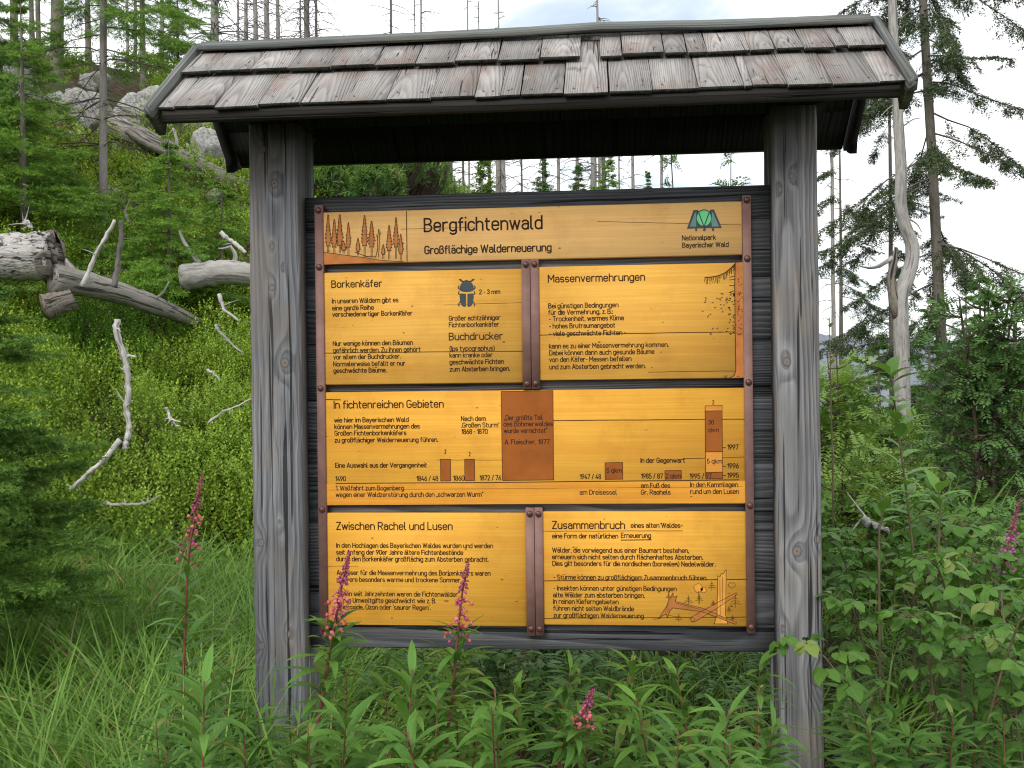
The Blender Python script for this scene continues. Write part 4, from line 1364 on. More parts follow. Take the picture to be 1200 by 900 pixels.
M['log'] = mat_bark('weathered_log_wood', (0.075, 0.069, 0.060), (0.25, 0.232, 0.21), (0.08, 0.085, 0.03), 0.15, 0.8, 0.85, crack=0.85, bump=0.012)
M['log_white'] = mat_bark('flaking_white_bark', (0.05, 0.045, 0.042), (0.47, 0.45, 0.43), None, 0, 1.6, 0.85, bump=0.03, crack=0.9, crack_scale=(34, 34, 13))
M['log_dark'] = mat_bark('splintered_dark_wood', (0.030, 0.024, 0.02), (0.20, 0.175, 0.15), None, 0, 1.2, 0.9, crack=0.9, bump=0.02)
M['log_red'] = mat_bark('reddish_rotten_wood', (0.08, 0.045, 0.03), (0.30, 0.19, 0.13), None, 0, 1.0, 0.9)


def rock_mat():
    m, n = new_mat('granite')
    g = attr(n, 'g').outputs['Vector']
    a = n.noise(g, 26.0, 6.0, 0.7)
    b = n.noise(g, 3.5, 4.0)
    col = n.ramp(a, [(0.30, (0.07, 0.07, 0.066)), (0.48, (0.28, 0.278, 0.265)), (0.70, (0.47, 0.47, 0.455))])
    col = n.mix(n.smooth(b, 0.5, 0.66, 0.0, 0.7), col, n.mix(a, (0.10, 0.11, 0.09, 1), (0.33, 0.36, 0.22, 1)))
    finish(n, col, 0.9, a, 0.02, 0.15)
    return m


M['rock'] = rock_mat()


# ------------------------------------------------------------------ rocks, logs, sticks
ROCKP = []


def rock(name, u, v, wpx, hpx, label, sink=0.3, dist=None):
    p = gp(u, v + hpx * .45) if dist is None else stand(u, dist)
    dd = (p - CAM0)[1]
    sx, sz = wpx / FPX * dd / 2, hpx / FPX * dd / 2
    ROCKP.append((u, v, wpx, hpx))
    nth, nph = 40, 26
    th = np.linspace(0, 2 * np.pi, nth, endpoint=False)
    ph = np.linspace(.02, np.pi - .02, nph)
    T, Q = np.meshgrid(th, ph, indexing='ij')
    D = np.stack([np.sin(Q) * np.cos(T), np.sin(Q) * np.sin(T), np.cos(Q)], -1)
    f = np.ones(T.shape)
    for _ in range(13):                                 # flat broken faces
        nrm = norm(rng.normal(0, 1, 3))
        c = rng.uniform(.45, .9)
        dt = D @ nrm
        f = np.minimum(f, np.where(dt > .05, c / np.maximum(dt, .05), 9))
    f = f * (1 + .06 * np.sin(9 * D[..., 0] + 7 * D[..., 2] + rng.uniform(0, 6)) * np.sin(11 * D[..., 1] + rng.uniform(0, 6)) + rng.normal(0, .012, f.shape))
    V = D * f[..., None] * np.array([sx * 1.15, sx * .9, sz * 1.35])
    a = Acc()
    i, k = np.meshgrid(np.arange(nth), np.arange(nph - 1), indexing='ij')
    i2 = (i + 1) % nth
    a.add(V.reshape(-1, 3), np.stack([i * nph + k, i * nph + k + 1, i2 * nph + k + 1, i2 * nph + k], -1).reshape(-1, 4), .5, V.reshape(-1, 3) + rng.uniform(0, 9, 3))
    a.F.append((np.array([[q * nph for q in range(nth)], [q * nph + nph - 1 for q in range(nth - 1, -1, -1)]]), 0))
    o = a.build(name, M['rock'], smooth=False)
    o.location = (p[0], p[1], p[2] + sz * (1.05 - 2.4 * sink) * .8)
    return tag(o, label, 'rock')


def sight_curve(pts, lift=0.1, dist=None, n=24):
    """points on the slope under photo points; lift above ground or at given distances"""
    if dist is None:
        P = [gp(u, v, lift) for u, v in pts]
    else:
        dist = np.broadcast_to(dist, (len(pts),))
        P = [at(u, v, d) for (u, v), d in zip(pts, dist)]
    return curve(P, n)


def stick(name, paths, wpx, label, cat='branch', lift=0.12, dist=None, mat='stick', taper=.5, sides=7, group=None):
    a = Acc()
    base = None
    for j, pts in enumerate(paths):
        P = sight_curve(pts, lift, dist, 8 + 4 * len(pts))
        P = P + np.cumsum(rng.normal(0, .0028, P.shape), axis=0)
        if base is None:
            base = P[0].copy()
        r = wpx[j] / FPX * (P[0] - CAM0)[1] / 2
        tube(a, P - base, np.linspace(r, r * taper, len(P)) * (1 + rng.normal(0, .10, len(P))), sides, rng.random(), 0, True, .10)
        for _ in range(len(P) // 7):
            q = P[rng.integers(1, len(P) - 1)] - base
            dv = norm(rng.normal(0, 1, 3) + np.array([0, 0, .4]))
            ln = rng.uniform(2, 9) * r
            tube(a, [q, q + dv * ln * .5, q + dv * ln + rng.normal(0, r, 3) * .6], [r * .32, r * .24, r * .06], 4, rng.random(), 0, False)
    o = a.build(name, M[mat], smooth=True)
    o.location = base
    return tag(o, label, cat, group)


LOGP = []


def log(pts, wpx, label, lift, mat='log', dist=None, prongs=(), end=None, n=30, sides=14, wob=.03, name='fallen_log', taper=.8, shards=0, end_mat='log_dark'):
    """fallen trunk; prongs = broken side branches [(photo points, width)], shards = splinters at its far end"""
    P = sight_curve(pts, lift, dist, n)
    r = wpx / FPX * (P[0] - CAM0)[1] / 2
    base = P[0].copy()
    root = empty(name, base)
    tag(root, label, 'log')
    a = Acc()
    R = np.linspace(r, r * taper, n) * (1 + np.convolve(rng.normal(0, .05, n), np.ones(3) / 3, 'same'))
    tube(a, P - base, R, sides, rng.random(), 0, True, wob)
    LOGP.append(P)
    a.build('trunk', M[mat], root, True)
    for pp_, wd in prongs:
        Q = sight_curve(pp_, lift, None if dist is None else np.mean(dist), 10)
        b = Acc()
        rr = wd / FPX * (Q[0] - CAM0)[1] / 2
        tube(b, Q - base, np.linspace(rr, rr * .45, len(Q)), 7, rng.random(), 0, True, .08)
        b.build('broken_branch', M['silver'], root, True)
    if not shards and wpx > 24:                         # ragged broken face
        ax_ = norm(P[-1] - P[-3])
        b = Acc()
        rr = R[-1] * .97
        E_ = P[-1] - base
        tube(b, [E_ - ax_ * .08, E_ + ax_ * rr * .10, E_ + ax_ * rr * .16, E_ + ax_ * rr * .08], [rr, rr * .97, rr * .6, rr * .05], 18, .3, 0, True, .16)
        b.build('broken_end', M[end_mat], root)
    if shards:
        ax_ = norm(P[-1] - P[-2])
        b = Acc()
        A = norm(np.cross(ax_, (0, 0, 1)))
        B = np.cross(A, ax_)
        for _ in range(shards):
            th = rng.uniform(0, 6.28)
            rr = r * taper * math.sqrt(rng.uniform(.1, .95))
            p0 = P[-1] - base + A * math.cos(th) * rr + B * math.sin(th) * rr - ax_ * .1
            L = rng.uniform(.1, .45) * r * 3.2
            dv = norm(ax_ + A * rng.normal(0, .12) + B * rng.normal(-.1, .15))
            tube(b, [p0, p0 + dv * L * .5, p0 + dv * L], [r * rng.uniform(.05, .12), r * .055, r * .01], 4, rng.random())
        b.build('splintered_end', M[end_mat], root)
    return root


rock('rock', 240, 166, 44, 50, 'pale lichen covered boulder under the left end of the roof', .3)
rock('rock', 22, 76, 60, 70, 'large pale granite boulder at the left edge high on the slope', .25)
rock('rock', 62, 118, 40, 44, 'granite block beside the thick dark trunk at upper left', .3)
rock('rock', 96, 122, 66, 66, 'broad pale rock face behind the slim grey spruce trunk', .3)
rock('rock', 150, 128, 64, 56, 'whitish rock slab right of the slim grey spruce trunk', .3)
rock('rock', 128, 221, 40, 26, 'small grey rock right behind the foot of the slim spruce trunk', .3)
rock('rock', 90, 238, 28, 24, 'rounded grey rock left of the slim spruce trunk', .3)
rock('rock', 104, 216, 22, 14, 'flat grey stone just above the rounded grey rock', .3)
rock('rock', 196, 192, 12, 12, 'fist sized pale stone below the long fallen log', .2)
rock('rock', 108, 609, 40, 20, 'pale stone half hidden in the tall grass', .3)
rock('rock', 189, 622, 34, 16, 'grey stone in the tall grass near the flowering fireweed', .3)
rock('rock', 249, 226, 26, 18, 'grey stone under the end of the long fallen log', .3)

for u_, v_, w_, h_, lab_ in ((176, 116, 34, 30, 'small pale boulder nearest the roof end high on the slope'), (36, 112, 30, 26, 'grey block below the large boulder at the left edge'), (110, 92, 30, 24, 'pale stone above the broad rock face'),
                             (84, 160, 36, 22, 'flat pale stone below the broad rock face'), (142, 168, 26, 16, 'low stone beside the root end of the long fallen log'), (186, 146, 30, 20, 'stone slab just above the long fallen log'), (14, 128, 28, 24, 'grey stone at the left edge under the large boulder'),
                             (232, 138, 30, 18, 'pale rubble stone right above the lichen covered boulder'), (270, 190, 22, 16, 'stone between the lichen covered boulder and the left post')):
    rock('rock', u_, v_, w_ * 1.25, h_ * 1.25, lab_, .15)

log([(-70, 302), (0, 301), (40, 301), (64, 300)], 62, 'thick whitish broken log end with flaking bark at the left edge', .10, 'log_white', (7.6, 7.6, 7.6, 7.6), taper=.95, shards=0)
log([(62, 326), (104, 334), (142, 344), (178, 357), (205, 367), (228, 377)], 36, 'splintered grey log lying aslant through the bilberry bushes', .0, 'log', (7.5, 7.7, 7.9, 8.15, 8.5, 8.8), prongs=[([(75, 305), (92, 322), (108, 332)], 9), ([(178, 352), (190, 344), (198, 330)], 4)], taper=.5)
log([(52, 360), (66, 356), (86, 349)], 32, 'dark torn stump with shards under the broken log end', .0, 'log_dark', (7.45, 7.5, 7.55), taper=.85, shards=60, name='broken_stump')
log([(104, 330), (140, 327), (176, 322)], 26, 'short pale brown log with a reddish rotten end', .05, 'log', (9.2, 9.2, 9.3), taper=.9, shards=0, prongs=[([(140, 318), (165, 316), (186, 310)], 5)])
log([(214, 325), (240, 322), (268, 319), (305, 324)], 31, 'pale smooth log with root prongs left of the left post', .05, 'silver', (9.0, 9.0, 9.0, 9.1), prongs=[([(236, 312), (226, 298), (216, 284), (210, 270)], 7), ([(272, 314), (276, 300), (270, 288)], 7), ([(270, 289), (262, 291), (256, 291)], 3), ([(276, 323), (288, 325), (300, 327)], 4)], taper=.9)
log([(128, 148), (160, 160), (195, 176), (225, 193), (268, 212), (300, 226)], 27, 'long grey fallen log high on the slope below the roof corner', .0, 'log', (13.2, 13.2, 13.3, 13.4, 13.5, 13.6), prongs=[([(206, 176), (207, 164), (203, 150)], 6), ([(232, 200), (228, 190), (219, 168)], 7), ([(206, 190), (206, 200), (206, 206)], 4)], taper=.85)
log([(150, 152), (176, 170), (200, 182)], 12, 'thin grey fallen trunk leaning on the long log', .1, 'log', (13.0, 13.0, 13.1))

stick('dead_branch', [[(136, 374), (137, 395), (143, 418), (146, 440), (146, 465), (142, 485), (143, 505), (139, 520), (140, 531)], [(140, 517), (118, 540), (100, 556), (82, 576)], [(143, 421), (152, 420), (163, 421)]], (8.5, 7, 3.5), 'crooked silvery branch standing up in front of the bilberry bushes', lift=.33, dist=5.6, taper=.75)
stick('dead_branch', [[(96, 336), (114, 298), (137, 262)]], (6,), 'straight pale stick leaning up to the right above the logs', dist=7.4, taper=.7)
stick('dead_branch', [[(134, 336), (138, 300), (140, 258)]], (7,), 'dark upright stub with peeling bark beside the leaning stick', dist=7.5, mat='dead_dark', taper=.6)
stick('dead_branch', [[(150, 262), (146, 250), (152, 234)]], (3,), 'thin dark twig standing behind the upright stub', dist=8.2, mat='dead_dark')
stick('dead_branch', [[(258, 271), (272, 281), (288, 292)]], (6,), 'short pale branch stub close to the left post', dist=8.6, taper=.8)
stick('dead_branch', [[(252, 380), (260, 395), (283, 417)]], (4,), 'pale curved twig in the bushes beside the left post', dist=7.4)
stick('dead_branch', [[(256, 345), (264, 362), (280, 377)]], (5,), 'forked grey twig below the root prongs', dist=7.6)
stick('dead_branch', [[(245, 496), (262, 481), (294, 465)]], (3.5,), 'thin arched twig touching the left post', dist=5.9)
stick('dead_branch', [[(243, 432), (250, 437), (258, 444)]], (4,), 'short white stick lying on the bilberry bushes', dist=6.4)
stick('dead_branch', [[(194, 478), (199, 491), (210, 501)], [(199, 494), (212, 492)]], (4, 3), 'small hooked pale stick in the middle of the bilberry slope', dist=6.0)
stick('dead_branch', [[(117, 589), (135, 590), (156, 591), (172, 587), (188, 579)]], (4,), 'pale bent branch lying along the top of the grass', dist=5.3)
stick('dead_branch', [[(35, 262), (28, 258)], [(28, 259), (40, 272)]], (6, 7), 'short silvery stub sticking up behind the broken log end', dist=8.0)

# ------------------------------------------------------------------ trees
def needles(acc, P, D, L, ndl, wid, gap, rmin, rmax, spread=.85, sub=0):
    """clothe twigs (start P, direction D, length L) with needles"""
    D = norm(D)
    if sub:                                             # side shoots of the side twigs
        i0 = np.repeat(np.arange(len(P)), sub)
        tt = rng.uniform(.15, .8, len(i0))
        sg = np.tile(np.where(np.arange(sub) % 2, 1.0, -1.0), len(P))[:, None]
        sd2 = norm(np.cross(D[i0], (0, 0, 1.0))) * sg
        P = np.concatenate([P, P[i0] + D[i0] * (L[i0] * tt)[:, None]])
        D2 = norm(D[i0] * .7 + sd2 * .75 + rng.normal(0, .14, (len(i0), 3)) + np.array([0, 0, -.08]))
        L = np.concatenate([L, L[i0] * (.62 - .5 * tt) + .015])
        D = np.concatenate([D, D2])
    n = np.maximum((L / gap).astype(int), 2)
    idx = np.repeat(np.arange(len(P)), n)
    t = (np.arange(len(idx)) - np.repeat(np.cumsum(n) - n, n) + rng.random(len(idx))) / n[idx]
    D = norm(D)
    base = P[idx] + D[idx] * (L[idx] * t)[:, None]
    side = norm(np.cross(D[idx], rng.normal(0, 1, (len(idx), 3)) + np.array([0, 0, .6])))
    side[:, 2] *= .75
    dv = norm(D[idx] * (1 - spread * .45) + side * spread)
    rn = np.repeat(rng.uniform(rmin, rmax, len(P)), n) + rng.uniform(-.12, .12, len(idx)) + .18 * t
    rhombs(acc, base, dv, rng.normal(0, 1, (len(idx), 3)), ndl * rng.uniform(.75, 1.2, len(idx)), wid, np.clip(rn, 0, .94), 0, .5)


def spruce(name, label, u, dist, height, radius, z0, mat='needle', bark='bark_grey', tr=.09, whorl=.22, nb=(4, 6), rise=.15, sag=.35, ndl=.03, wid=.007,
           gap=.016, twig_gap=.09, twig_len=.45, hang=0.0, prob=1.0, dead_below=0.0, top=None, lean=(0, 0), shape=1.0, group=None, base=None, phi=None, cat='tree', maxz=None, bl=1.0, sub=4):
    """a spruce: tapered trunk, whorls of boughs, side twigs, needles; below dead_below the boughs are bare"""
    p = stand(u, dist) if base is None else np.asarray(base, float)
    root = empty(name, p)
    tag(root, label, cat, group)
    if maxz is None:
        maxz = CZ + .42 * (p[1] - CY) + .8 - p[2]
    n = 16
    zz_ = np.linspace(-.3, height, n)
    off = np.stack([lean[0] * np.maximum(zz_, 0) / height, lean[1] * np.maximum(zz_, 0) / height, zz_], -1)
    off[:, :2] += np.cumsum(rng.normal(0, tr * .07, (n, 2)), axis=0)
    T = Acc()
    tube(T, off, tr * np.maximum(1 - np.maximum(zz_, 0) / (height * 1.02), .03) ** .8 * np.where(zz_ < .2, 1.15, 1), 10, .5, 0, True, .03)
    T.build('trunk', M[bark], root, True)
    Bw, Cn = Acc(), Acc()
    tp, td, tl = [], [], []
    z = z0
    while z < height - .05:
        f = (z - z0) / (height - z0)
        rad = radius * max(.06, (1 - f) ** shape)
        for _ in range(rng.integers(nb[0], nb[1] + 1)):
            if rng.random() > prob or z > maxz:
                continue
            ph = rng.uniform(0, 6.28) if phi is None else phi[0] + rng.uniform(-phi[1], phi[1])
            L = rad * rng.uniform(.65, 1.15) * bl
            zb = z + rng.uniform(-.5, .5) * whorl
            if zb > height:
                continue
            o = np.array([np.interp(zb, zz_, off[:, 0]), np.interp(zb, zz_, off[:, 1]), zb])
            h = np.array([math.cos(ph), math.sin(ph), 0])
            m = 7
            s = np.linspace(0, 1, m)
            rs, sg = rise + rng.normal(0, .08), sag * rng.uniform(.7, 1.3)
            Q = o + h * (s * L)[:, None] + np.array([0, 0, 1.0]) * ((rs * s - sg * s ** 1.7 + .30 * sg * s ** 4) * L)[:, None]
            Q[1:] += np.cumsum(rng.normal(0, L * .012, (m - 1, 3)), axis=0)
            tube(Bw, Q, np.linspace(max(.004, tr * .16 * min(1, L)), .002, m), 4, rng.random(), 0, False)
            bare = zb < dead_below
            k = max(3, int(L / twig_gap))
            if bare:
                k = k * 2
            sv = np.sort(rng.uniform(.12 if not bare else .3, 1.0, k))
            for sgn in (-1, 1):
                base_p = np.stack([np.interp(sv, s, Q[:, c]) for c in range(3)], -1)
                dirs = norm(np.gradient(Q, axis=0))
                bd = norm(np.stack([np.interp(sv, s, dirs[:, c]) for c in range(3)], -1))
                sd_ = norm(np.cross(bd, (0, 0, 1.0))) * sgn
                dv = norm(bd * .62 + sd_ * rng.uniform(.5, 1.0, (k, 1)) + np.array([0, 0, 1.0]) * (rng.normal(-.05, .22, (k, 1)) - hang * rng.uniform(.4, 1.6, (k, 1))))
                ln = twig_len * L * (1.08 - sv * .85) * rng.uniform(.5, 1.15, k) + .02
                if bare:
                    for q_, d_, l_ in zip(base_p[::2], dv[::2], ln[::2]):
                        tube(Bw, [q_, q_ + d_ * l_ * .6, q_ + d_ * l_ + np.array([0, 0, -.1 * l_])], [.003, .002, .001], 3, rng.random(), 0, False)
                else:
                    tp.append(base_p); td.append(dv); tl.append(ln)
            if not bare:
                mm = max(2, int(L / .1))
                sv2 = np.linspace(.35, .98, mm)
                tp.append(np.stack([np.interp(sv2, s, Q[:, c]) for c in range(3)], -1))
                dd_ = norm(np.gradient(Q, axis=0))
                td.append(np.stack([np.interp(sv2, s, dd_[:, c]) for c in range(3)], -1))
                tl.append(np.full(mm, L * .75 / mm + .03))
        z += whorl * rng.uniform(.75, 1.2)
    if Bw.n:
        Bw.build('boughs', M['twig' if mat != 'needle_old' else 'dead_dark'], root)
    if tp:
        needles(Cn, np.concatenate(tp), np.concatenate(td), np.concatenate(tl), ndl, wid * .62, gap * .66, 0, .85, sub=sub)
        Cn.build('crown', M[mat], root)
    return root


def dead_tree(name, label, u, dist, wpx, vtop, mat='dead_grey', nbr=26, blen=1.0, vb=None, group=None, droop=.25, crook=.02, taper=.55, zmin=.25, sides=9):
    p = stand(u, dist)
    r = wpx / FPX * dist / 2
    topz = at(u, vtop, dist)[2] - p[2]
    root = empty(name, p)
    tag(root, label, 'dead tree', group)
    n = 22
    zz_ = np.linspace(-.4, topz, n)
    off = np.stack([np.cumsum(rng.normal(0, r * crook * 3, n)), np.cumsum(rng.normal(0, r * crook * 3, n)), zz_], -1)
    off[:, :2] -= off[2, :2]
    T = Acc()
    R = r * np.linspace(1.12, taper, n)
    tube(T, off, R, sides, .5, 0, True, .05)
    T.build('trunk', M[mat], root, True)
    if nbr:
        B = Acc()
        for _ in range(int(nbr * 1.35)):
            z = topz * rng.uniform(zmin, .99)
            o = np.array([np.interp(z, zz_, off[:, 0]), np.interp(z, zz_, off[:, 1]), z])
            ph = rng.uniform(0, 6.28)
            L = blen * rng.uniform(.25, 1.0)
            h = np.array([math.cos(ph), math.sin(ph), 0])
            e = rng.uniform(-.25, .45)
            s = np.linspace(0, 1, 5)
            Q = o + h * (s * L)[:, None] + np.array([0, 0, 1.0]) * ((e * s - droop * s ** 2 * 1.5) * L)[:, None]
            Q[1:] += np.cumsum(rng.normal(0, L * .035, (4, 3)), axis=0)
            rb = max(.00045 * dist, r * rng.uniform(.07, .16))
            tube(B, Q, np.linspace(rb, rb * .35, 5), 4, rng.random(), 0, False)
            for _ in range(rng.integers(0, 4)):
                s0 = rng.uniform(.25, .9)
                q = np.array([np.interp(s0, s, Q[:, c]) for c in range(3)])
                dv = norm(h * .6 + rng.normal(0, .55, 3) + np.array([0, 0, -.25]))
                l2 = L * rng.uniform(.15, .4)
                tube(B, [q, q + dv * l2 * .5, q + dv * l2 + np.array([0, 0, -.08 * l2])], [rb * .5, rb * .4, rb * .2], 3, rng.random(), 0, False)
        B.build('dead_branches', M['dead_dark' if mat != 'silver' else 'dead_grey'], root)
    return root


# skyline of bare trunks above and below the roof
for (u, d, wpx, vt, mat, nbr, bl, label) in (
        (257, 23, 11.5, -60, 'dead_grey', 46, 1.5, 'thick bare trunk with long dry branches nearest the left end of the ridge'),
        (284, 31, 3.6, -55, 'dead_grey', 34, .9, 'very thin bare trunk just right of the thickest one above the roof'),
        (293, 29, 6, -60, 'dead_grey', 36, 1.0, 'bare trunk third from the left above the roof'),
        (305, 28, 7, -60, 'dead_grey', 36, 1.1, 'bare trunk fourth from the left above the roof'),
        (318, 27, 8, -60, 'dead_grey', 40, 1.1, 'pale bare trunk fifth from the left above the roof'),
        (330, 29, 6.4, -50, 'dead_grey', 36, 1.0, 'pale slim trunk sixth from the left above the roof'),
        (357, 33, 3, -20, 'dead_dark', 40, .9, 'thin dark trunk with dense twigs left of the dark pair'),
        (365, 26, 9, -60, 'dead_dark', 44, 1.3, 'thick dark trunk of the pair above the roof'),
        (375, 27, 4.5, -55, 'dead_dark', 40, 1.3, 'slender dark trunk of the pair above the roof'),
        (463, 30, 4.6, -50, 'dead_dark', 44, 1.0, 'lone dark trunk with short twigs above the roof left of the middle'),
        (491, 36, 1.9, -40, 'dead_dark', 12, .4, 'hair thin bare trunk left of a slightly thicker one'),
        (499, 36, 3.4, -40, 'dead_grey', 36, 1.0, 'thin grey trunk with twigs at its foot above the roof'),
        (553, 38, 2.6, -40, 'dead_grey', 22, .35, 'thin grey pole of a trunk above the middle of the roof'),
        (566.5, 40, 2.0, 2, 'dead_dark', 20, .25, 'short dark pole ending in view above the roof'),
        (589.5, 40, 2.6, -40, 'dead_grey', 22, .4, 'thin bluish grey pole of a trunk right of the short pole'),
        (705, 36, 4.2, -30, 'dead_grey', 40, 1.0, 'grey trunk with side twigs above the right half of the roof'),
        (194, 24, 6.5, -50, 'dead_grey', 24, .9, 'pale bare trunk just left of the roof end'),
        (163, 26, 5, -50, 'dead_dark', 24, .9, 'dark bare trunk behind the crowns at upper left'),
        (154, 24, 4, -50, 'dead_grey', 14, .8, 'slim bare trunk in the crowns at upper left'),
        (43, 24, 7, -60, 'dead_dark', 26, 1.0, 'dark trunk behind the foliage near the upper left corner'),
        (504, 30, 6, 92, 'dead_grey', 40, .9, 'bare trunk at the end of the dwarf pines under the roof'),
        (510, 29, 7, 92, 'dead_grey', 40, .9, 'pale thick trunk at the end of the dwarf pines under the roof'),
        (529.5, 28, 6, 100, 'dead_dark', 44, .9, 'dark trunk right of the dwarf pines under the roof'),
        (546, 34, 3, 96, 'dead_dark', 44, 1.0, 'thin dark trunk between dwarf pines and leafy birch under the roof'),
        (576.5, 34, 4, 90, 'dead_grey', 44, 1.0, 'brownish trunk right behind the leafy birch'),
        (587, 30, 6.5, 90, 'dead_grey', 44, .8, 'left trunk of the pale pair under the middle of the roof'),
        (594, 30, 6, 90, 'silver_bark', 44, .8, 'right brighter trunk of the pale pair under the middle of the roof'),
        (614, 33, 2.4, 120, 'dead_dark', 40, 1.2, 'dark twiggy sapling trunk right of the pale pair'),
        (640.5, 31, 5, 90, 'dead_dark', 44, .9, 'dark trunk with green sprays under the roof right of the middle'),
        (656.5, 31, 4.2, 90, 'dead_grey', 44, .9, 'pale slim trunk under the roof right of the middle'),
        (679.5, 31, 4.6, 90, 'dead_grey', 44, 1.0, 'grey trunk with a young spruce at its foot under the roof'),
        (700, 28, 8.5, 88, 'dead_grey', 46, 1.2, 'thickest grey trunk in the gap under the roof'),
        (710, 29, 6, 88, 'dead_dark', 40, .9, 'dark trunk touching the thickest one under the roof'),
        (728, 34, 2.2, 100, 'dead_dark', 36, .8, 'thin dark trunk above the young green spruce under the roof'),
        (745, 32, 4.4, 84, 'dead_grey', 36, .9, 'clean grey trunk standing free under the roof'),
        (778, 32, 4.0, 80, 'dead_grey', 40, .9, 'grey trunk left of the rowan saplings under the roof'),
        (978, 20, 4.6, 60, 'dead_grey', 40, .7, 'thin pale trunk right beside the right post'),
        (1189, 13, 6, 352, 'dead_dark', 10, .35, 'short dark snag at the right edge'),
        (1133, 17, 2.2, 330, 'dead_grey', 14, .4, 'thin dead stem behind the rowan at right'),
        ):
    dead_tree('dead_tree', label, u, d, wpx * (1.2 if vt > 50 else 1), vt, mat, nbr, bl)

# the crooked silver snag on the right
p0 = stand(1058, 9.0)
root = empty('dead_snag', p0)
tag(root, 'silvery crooked dead trunk with a bulging bend right of the shelter', 'dead tree')
pts = [(1058, 640), (1059, 560), (1058, 500), (1057, 430), (1055.5, 370), (1056, 345), (1064, 322), (1069, 303), (1068, 285), (1060, 262), (1055.5, 238), (1056, 200), (1053, 150), (1051, 110), (1048, 60), (1046, 10), (1044, -70)]
wd = [20, 19, 18.5, 17.8, 17, 17, 17.5, 16, 15, 14, 13.5, 13, 12, 11, 10.5, 10, 9]
P = np.array([at(u, v, 9.0) for u, v in pts]) - p0
a = Acc()
Pc = curve(P, 60)
Rc = np.interp(np.linspace(0, 1, 60), np.linspace(0, 1, len(wd)), wd) / FPX * 9.0 / 2
tube(a, Pc, Rc, 14, .5, 0, True, .02)
a.build('trunk', M['silver'], root, True)
for pts, w0, mt in (([(1046, 302), (1032, 311), (1020, 314), (1008, 312)], 6, 'silver'), ([(1053, 372), (1047, 345), (1044, 325), (1048, 305), (1050, 290)], 15, 'log_dark'), ([(1060, 200), (1068, 192), (1078, 183)], 2.5, 'dead_grey'),
                    ([(1053, 120), (1040, 128), (1030, 140)], 2.2, 'dead_grey'), ([(1055, 150), (1070, 140), (1082, 138)], 2, 'dead_grey'), ([(1062, 255), (1074, 262), (1080, 272)], 2.5, 'dead_grey')):
    b = Acc()
    Q = np.array([at(u, v, 9.0) for u, v in pts]) - p0
    Q = curve(Q, 9)
    tube(b, Q, np.linspace(w0, w0 * .3, 9) / FPX * 9 / 2, 7, rng.random(), 0, True, .08)
    b.build('broken_branch', M[mt], root, True)

# tall thin-crowned spruce on the right
spruce('spruce_tree', 'tall thin spruce with drooping ragged boughs on the right against the sky', 1112, 13.0, 15.0, 1.65, 1.5, 'needle_old', 'bark_brown', .080, .46, (3, 5), -.16, .50, .05, .018, .012, .12, .30, 1.15, .86, 0, lean=(-.62, 0), shape=.10, bl=1.0)
spruce('spruce_tree', 'slender ragged spruce just right of the right post behind the snag', 986, 15.5, 6.6, 1.1, 1.0, 'needle_old', 'bark_brown', .045, .44, (2, 4), -.14, .45, .05, .016, .012, .12, .32, 1.0, .65, 0, shape=.45)
spruce('spruce_tree', 'ragged spruce behind the crooked snag', 1046, 14.5, 8.0, 1.15, 1.0, 'needle_old', 'bark_brown', .05, .42, (2, 4), -.1, .45, .05, .016, .012, .12, .32, 1.1, .65, 0, shape=.35)
spruce('spruce_tree', 'dark pointed young spruce behind the rowan at right', 1150, 11.5, 2.75, .95, .1, 'needle', 'bark_brown', .04, .16, (5, 7), .05, .3, .036, .012, .010, .06, .42, .15)
spruce('spruce_tree', 'low dark spruce at the foot of the crooked snag', 1030, 12.5, 2.1, .9, .1, 'needle', 'bark_brown', .04, .17, (5, 7), .05, .3, .036, .012, .011, .07, .42, .2)
spruce('spruce_tree', 'dark spruce filling the gap between snag and rowan', 1090, 12.0, 2.4, .95, .1, 'needle', 'bark_brown', .04, .16, (5, 7), .05, .3, .036, .012, .010, .06, .42, .2)

# spruces on the left slope
spruce('spruce_tree', 'slim grey spruce with bare lower branches on the left slope', None, None, 7.2, 1.15, .85, 'needle_fresh', 'bark_grey', .050, .23, (4, 6), .06, .42, .032, .012, .010, .085, .42, .15, .85, 1.95, lean=(.12, 0), shape=.30, base=gp(121, 262))
spruce('spruce_tree', 'dark thick spruce trunk with olive boughs left of the slim one', 72, 14.5, 9.5, 1.3, 1.6, 'needle', 'bark_brown', .098, .36, (3, 5), .0, .45, .038, .014, .012, .10, .4, .25, .7, 2.6, lean=(.20, 0), shape=.25)
spruce('spruce_tree', 'dense young spruce at the left edge above the broken log', None, None, 2.45, 1.0, .1, 'needle_fresh', 'bark_brown', .04, .135, (5, 7), .12, .32, .027, .0095, .0085, .055, .42, .05, base=stand(30, 9.2))
spruce('spruce_tree', 'second young spruce behind the dense one at the left edge', None, None, 2.7, 1.0, .2, 'needle', 'bark_brown', .04, .15, (5, 7), .1, .32, .030, .011, .010, .06, .42, .08, base=stand(-14, 10.2))
spruce('spruce_tree', 'low bright young spruce with drooping tips left of the left post', None, None, 1.75, .95, .08, 'needle_fresh', 'bark_brown', .03, .12, (5, 7), .08, .42, .026, .0095, .0085, .055, .42, .15, base=stand(200, 9.3))
spruce('spruce_tree', 'small bright spruce beside the low drooping one', None, None, 1.35, .75, .05, 'needle_fresh', 'bark_brown', .025, .11, (5, 6), .08, .4, .026, .0095, .0085, .055, .42, .15, base=stand(262, 9.9))
spruce('spruce_tree', 'small spruce in front of the long fallen log', None, None, 1.0, .6, .05, 'needle_fresh', 'bark_brown', .02, .11, (4, 6), .08, .4, .026, .0095, .009, .055, .42, .15, base=stand(160, 10.6))
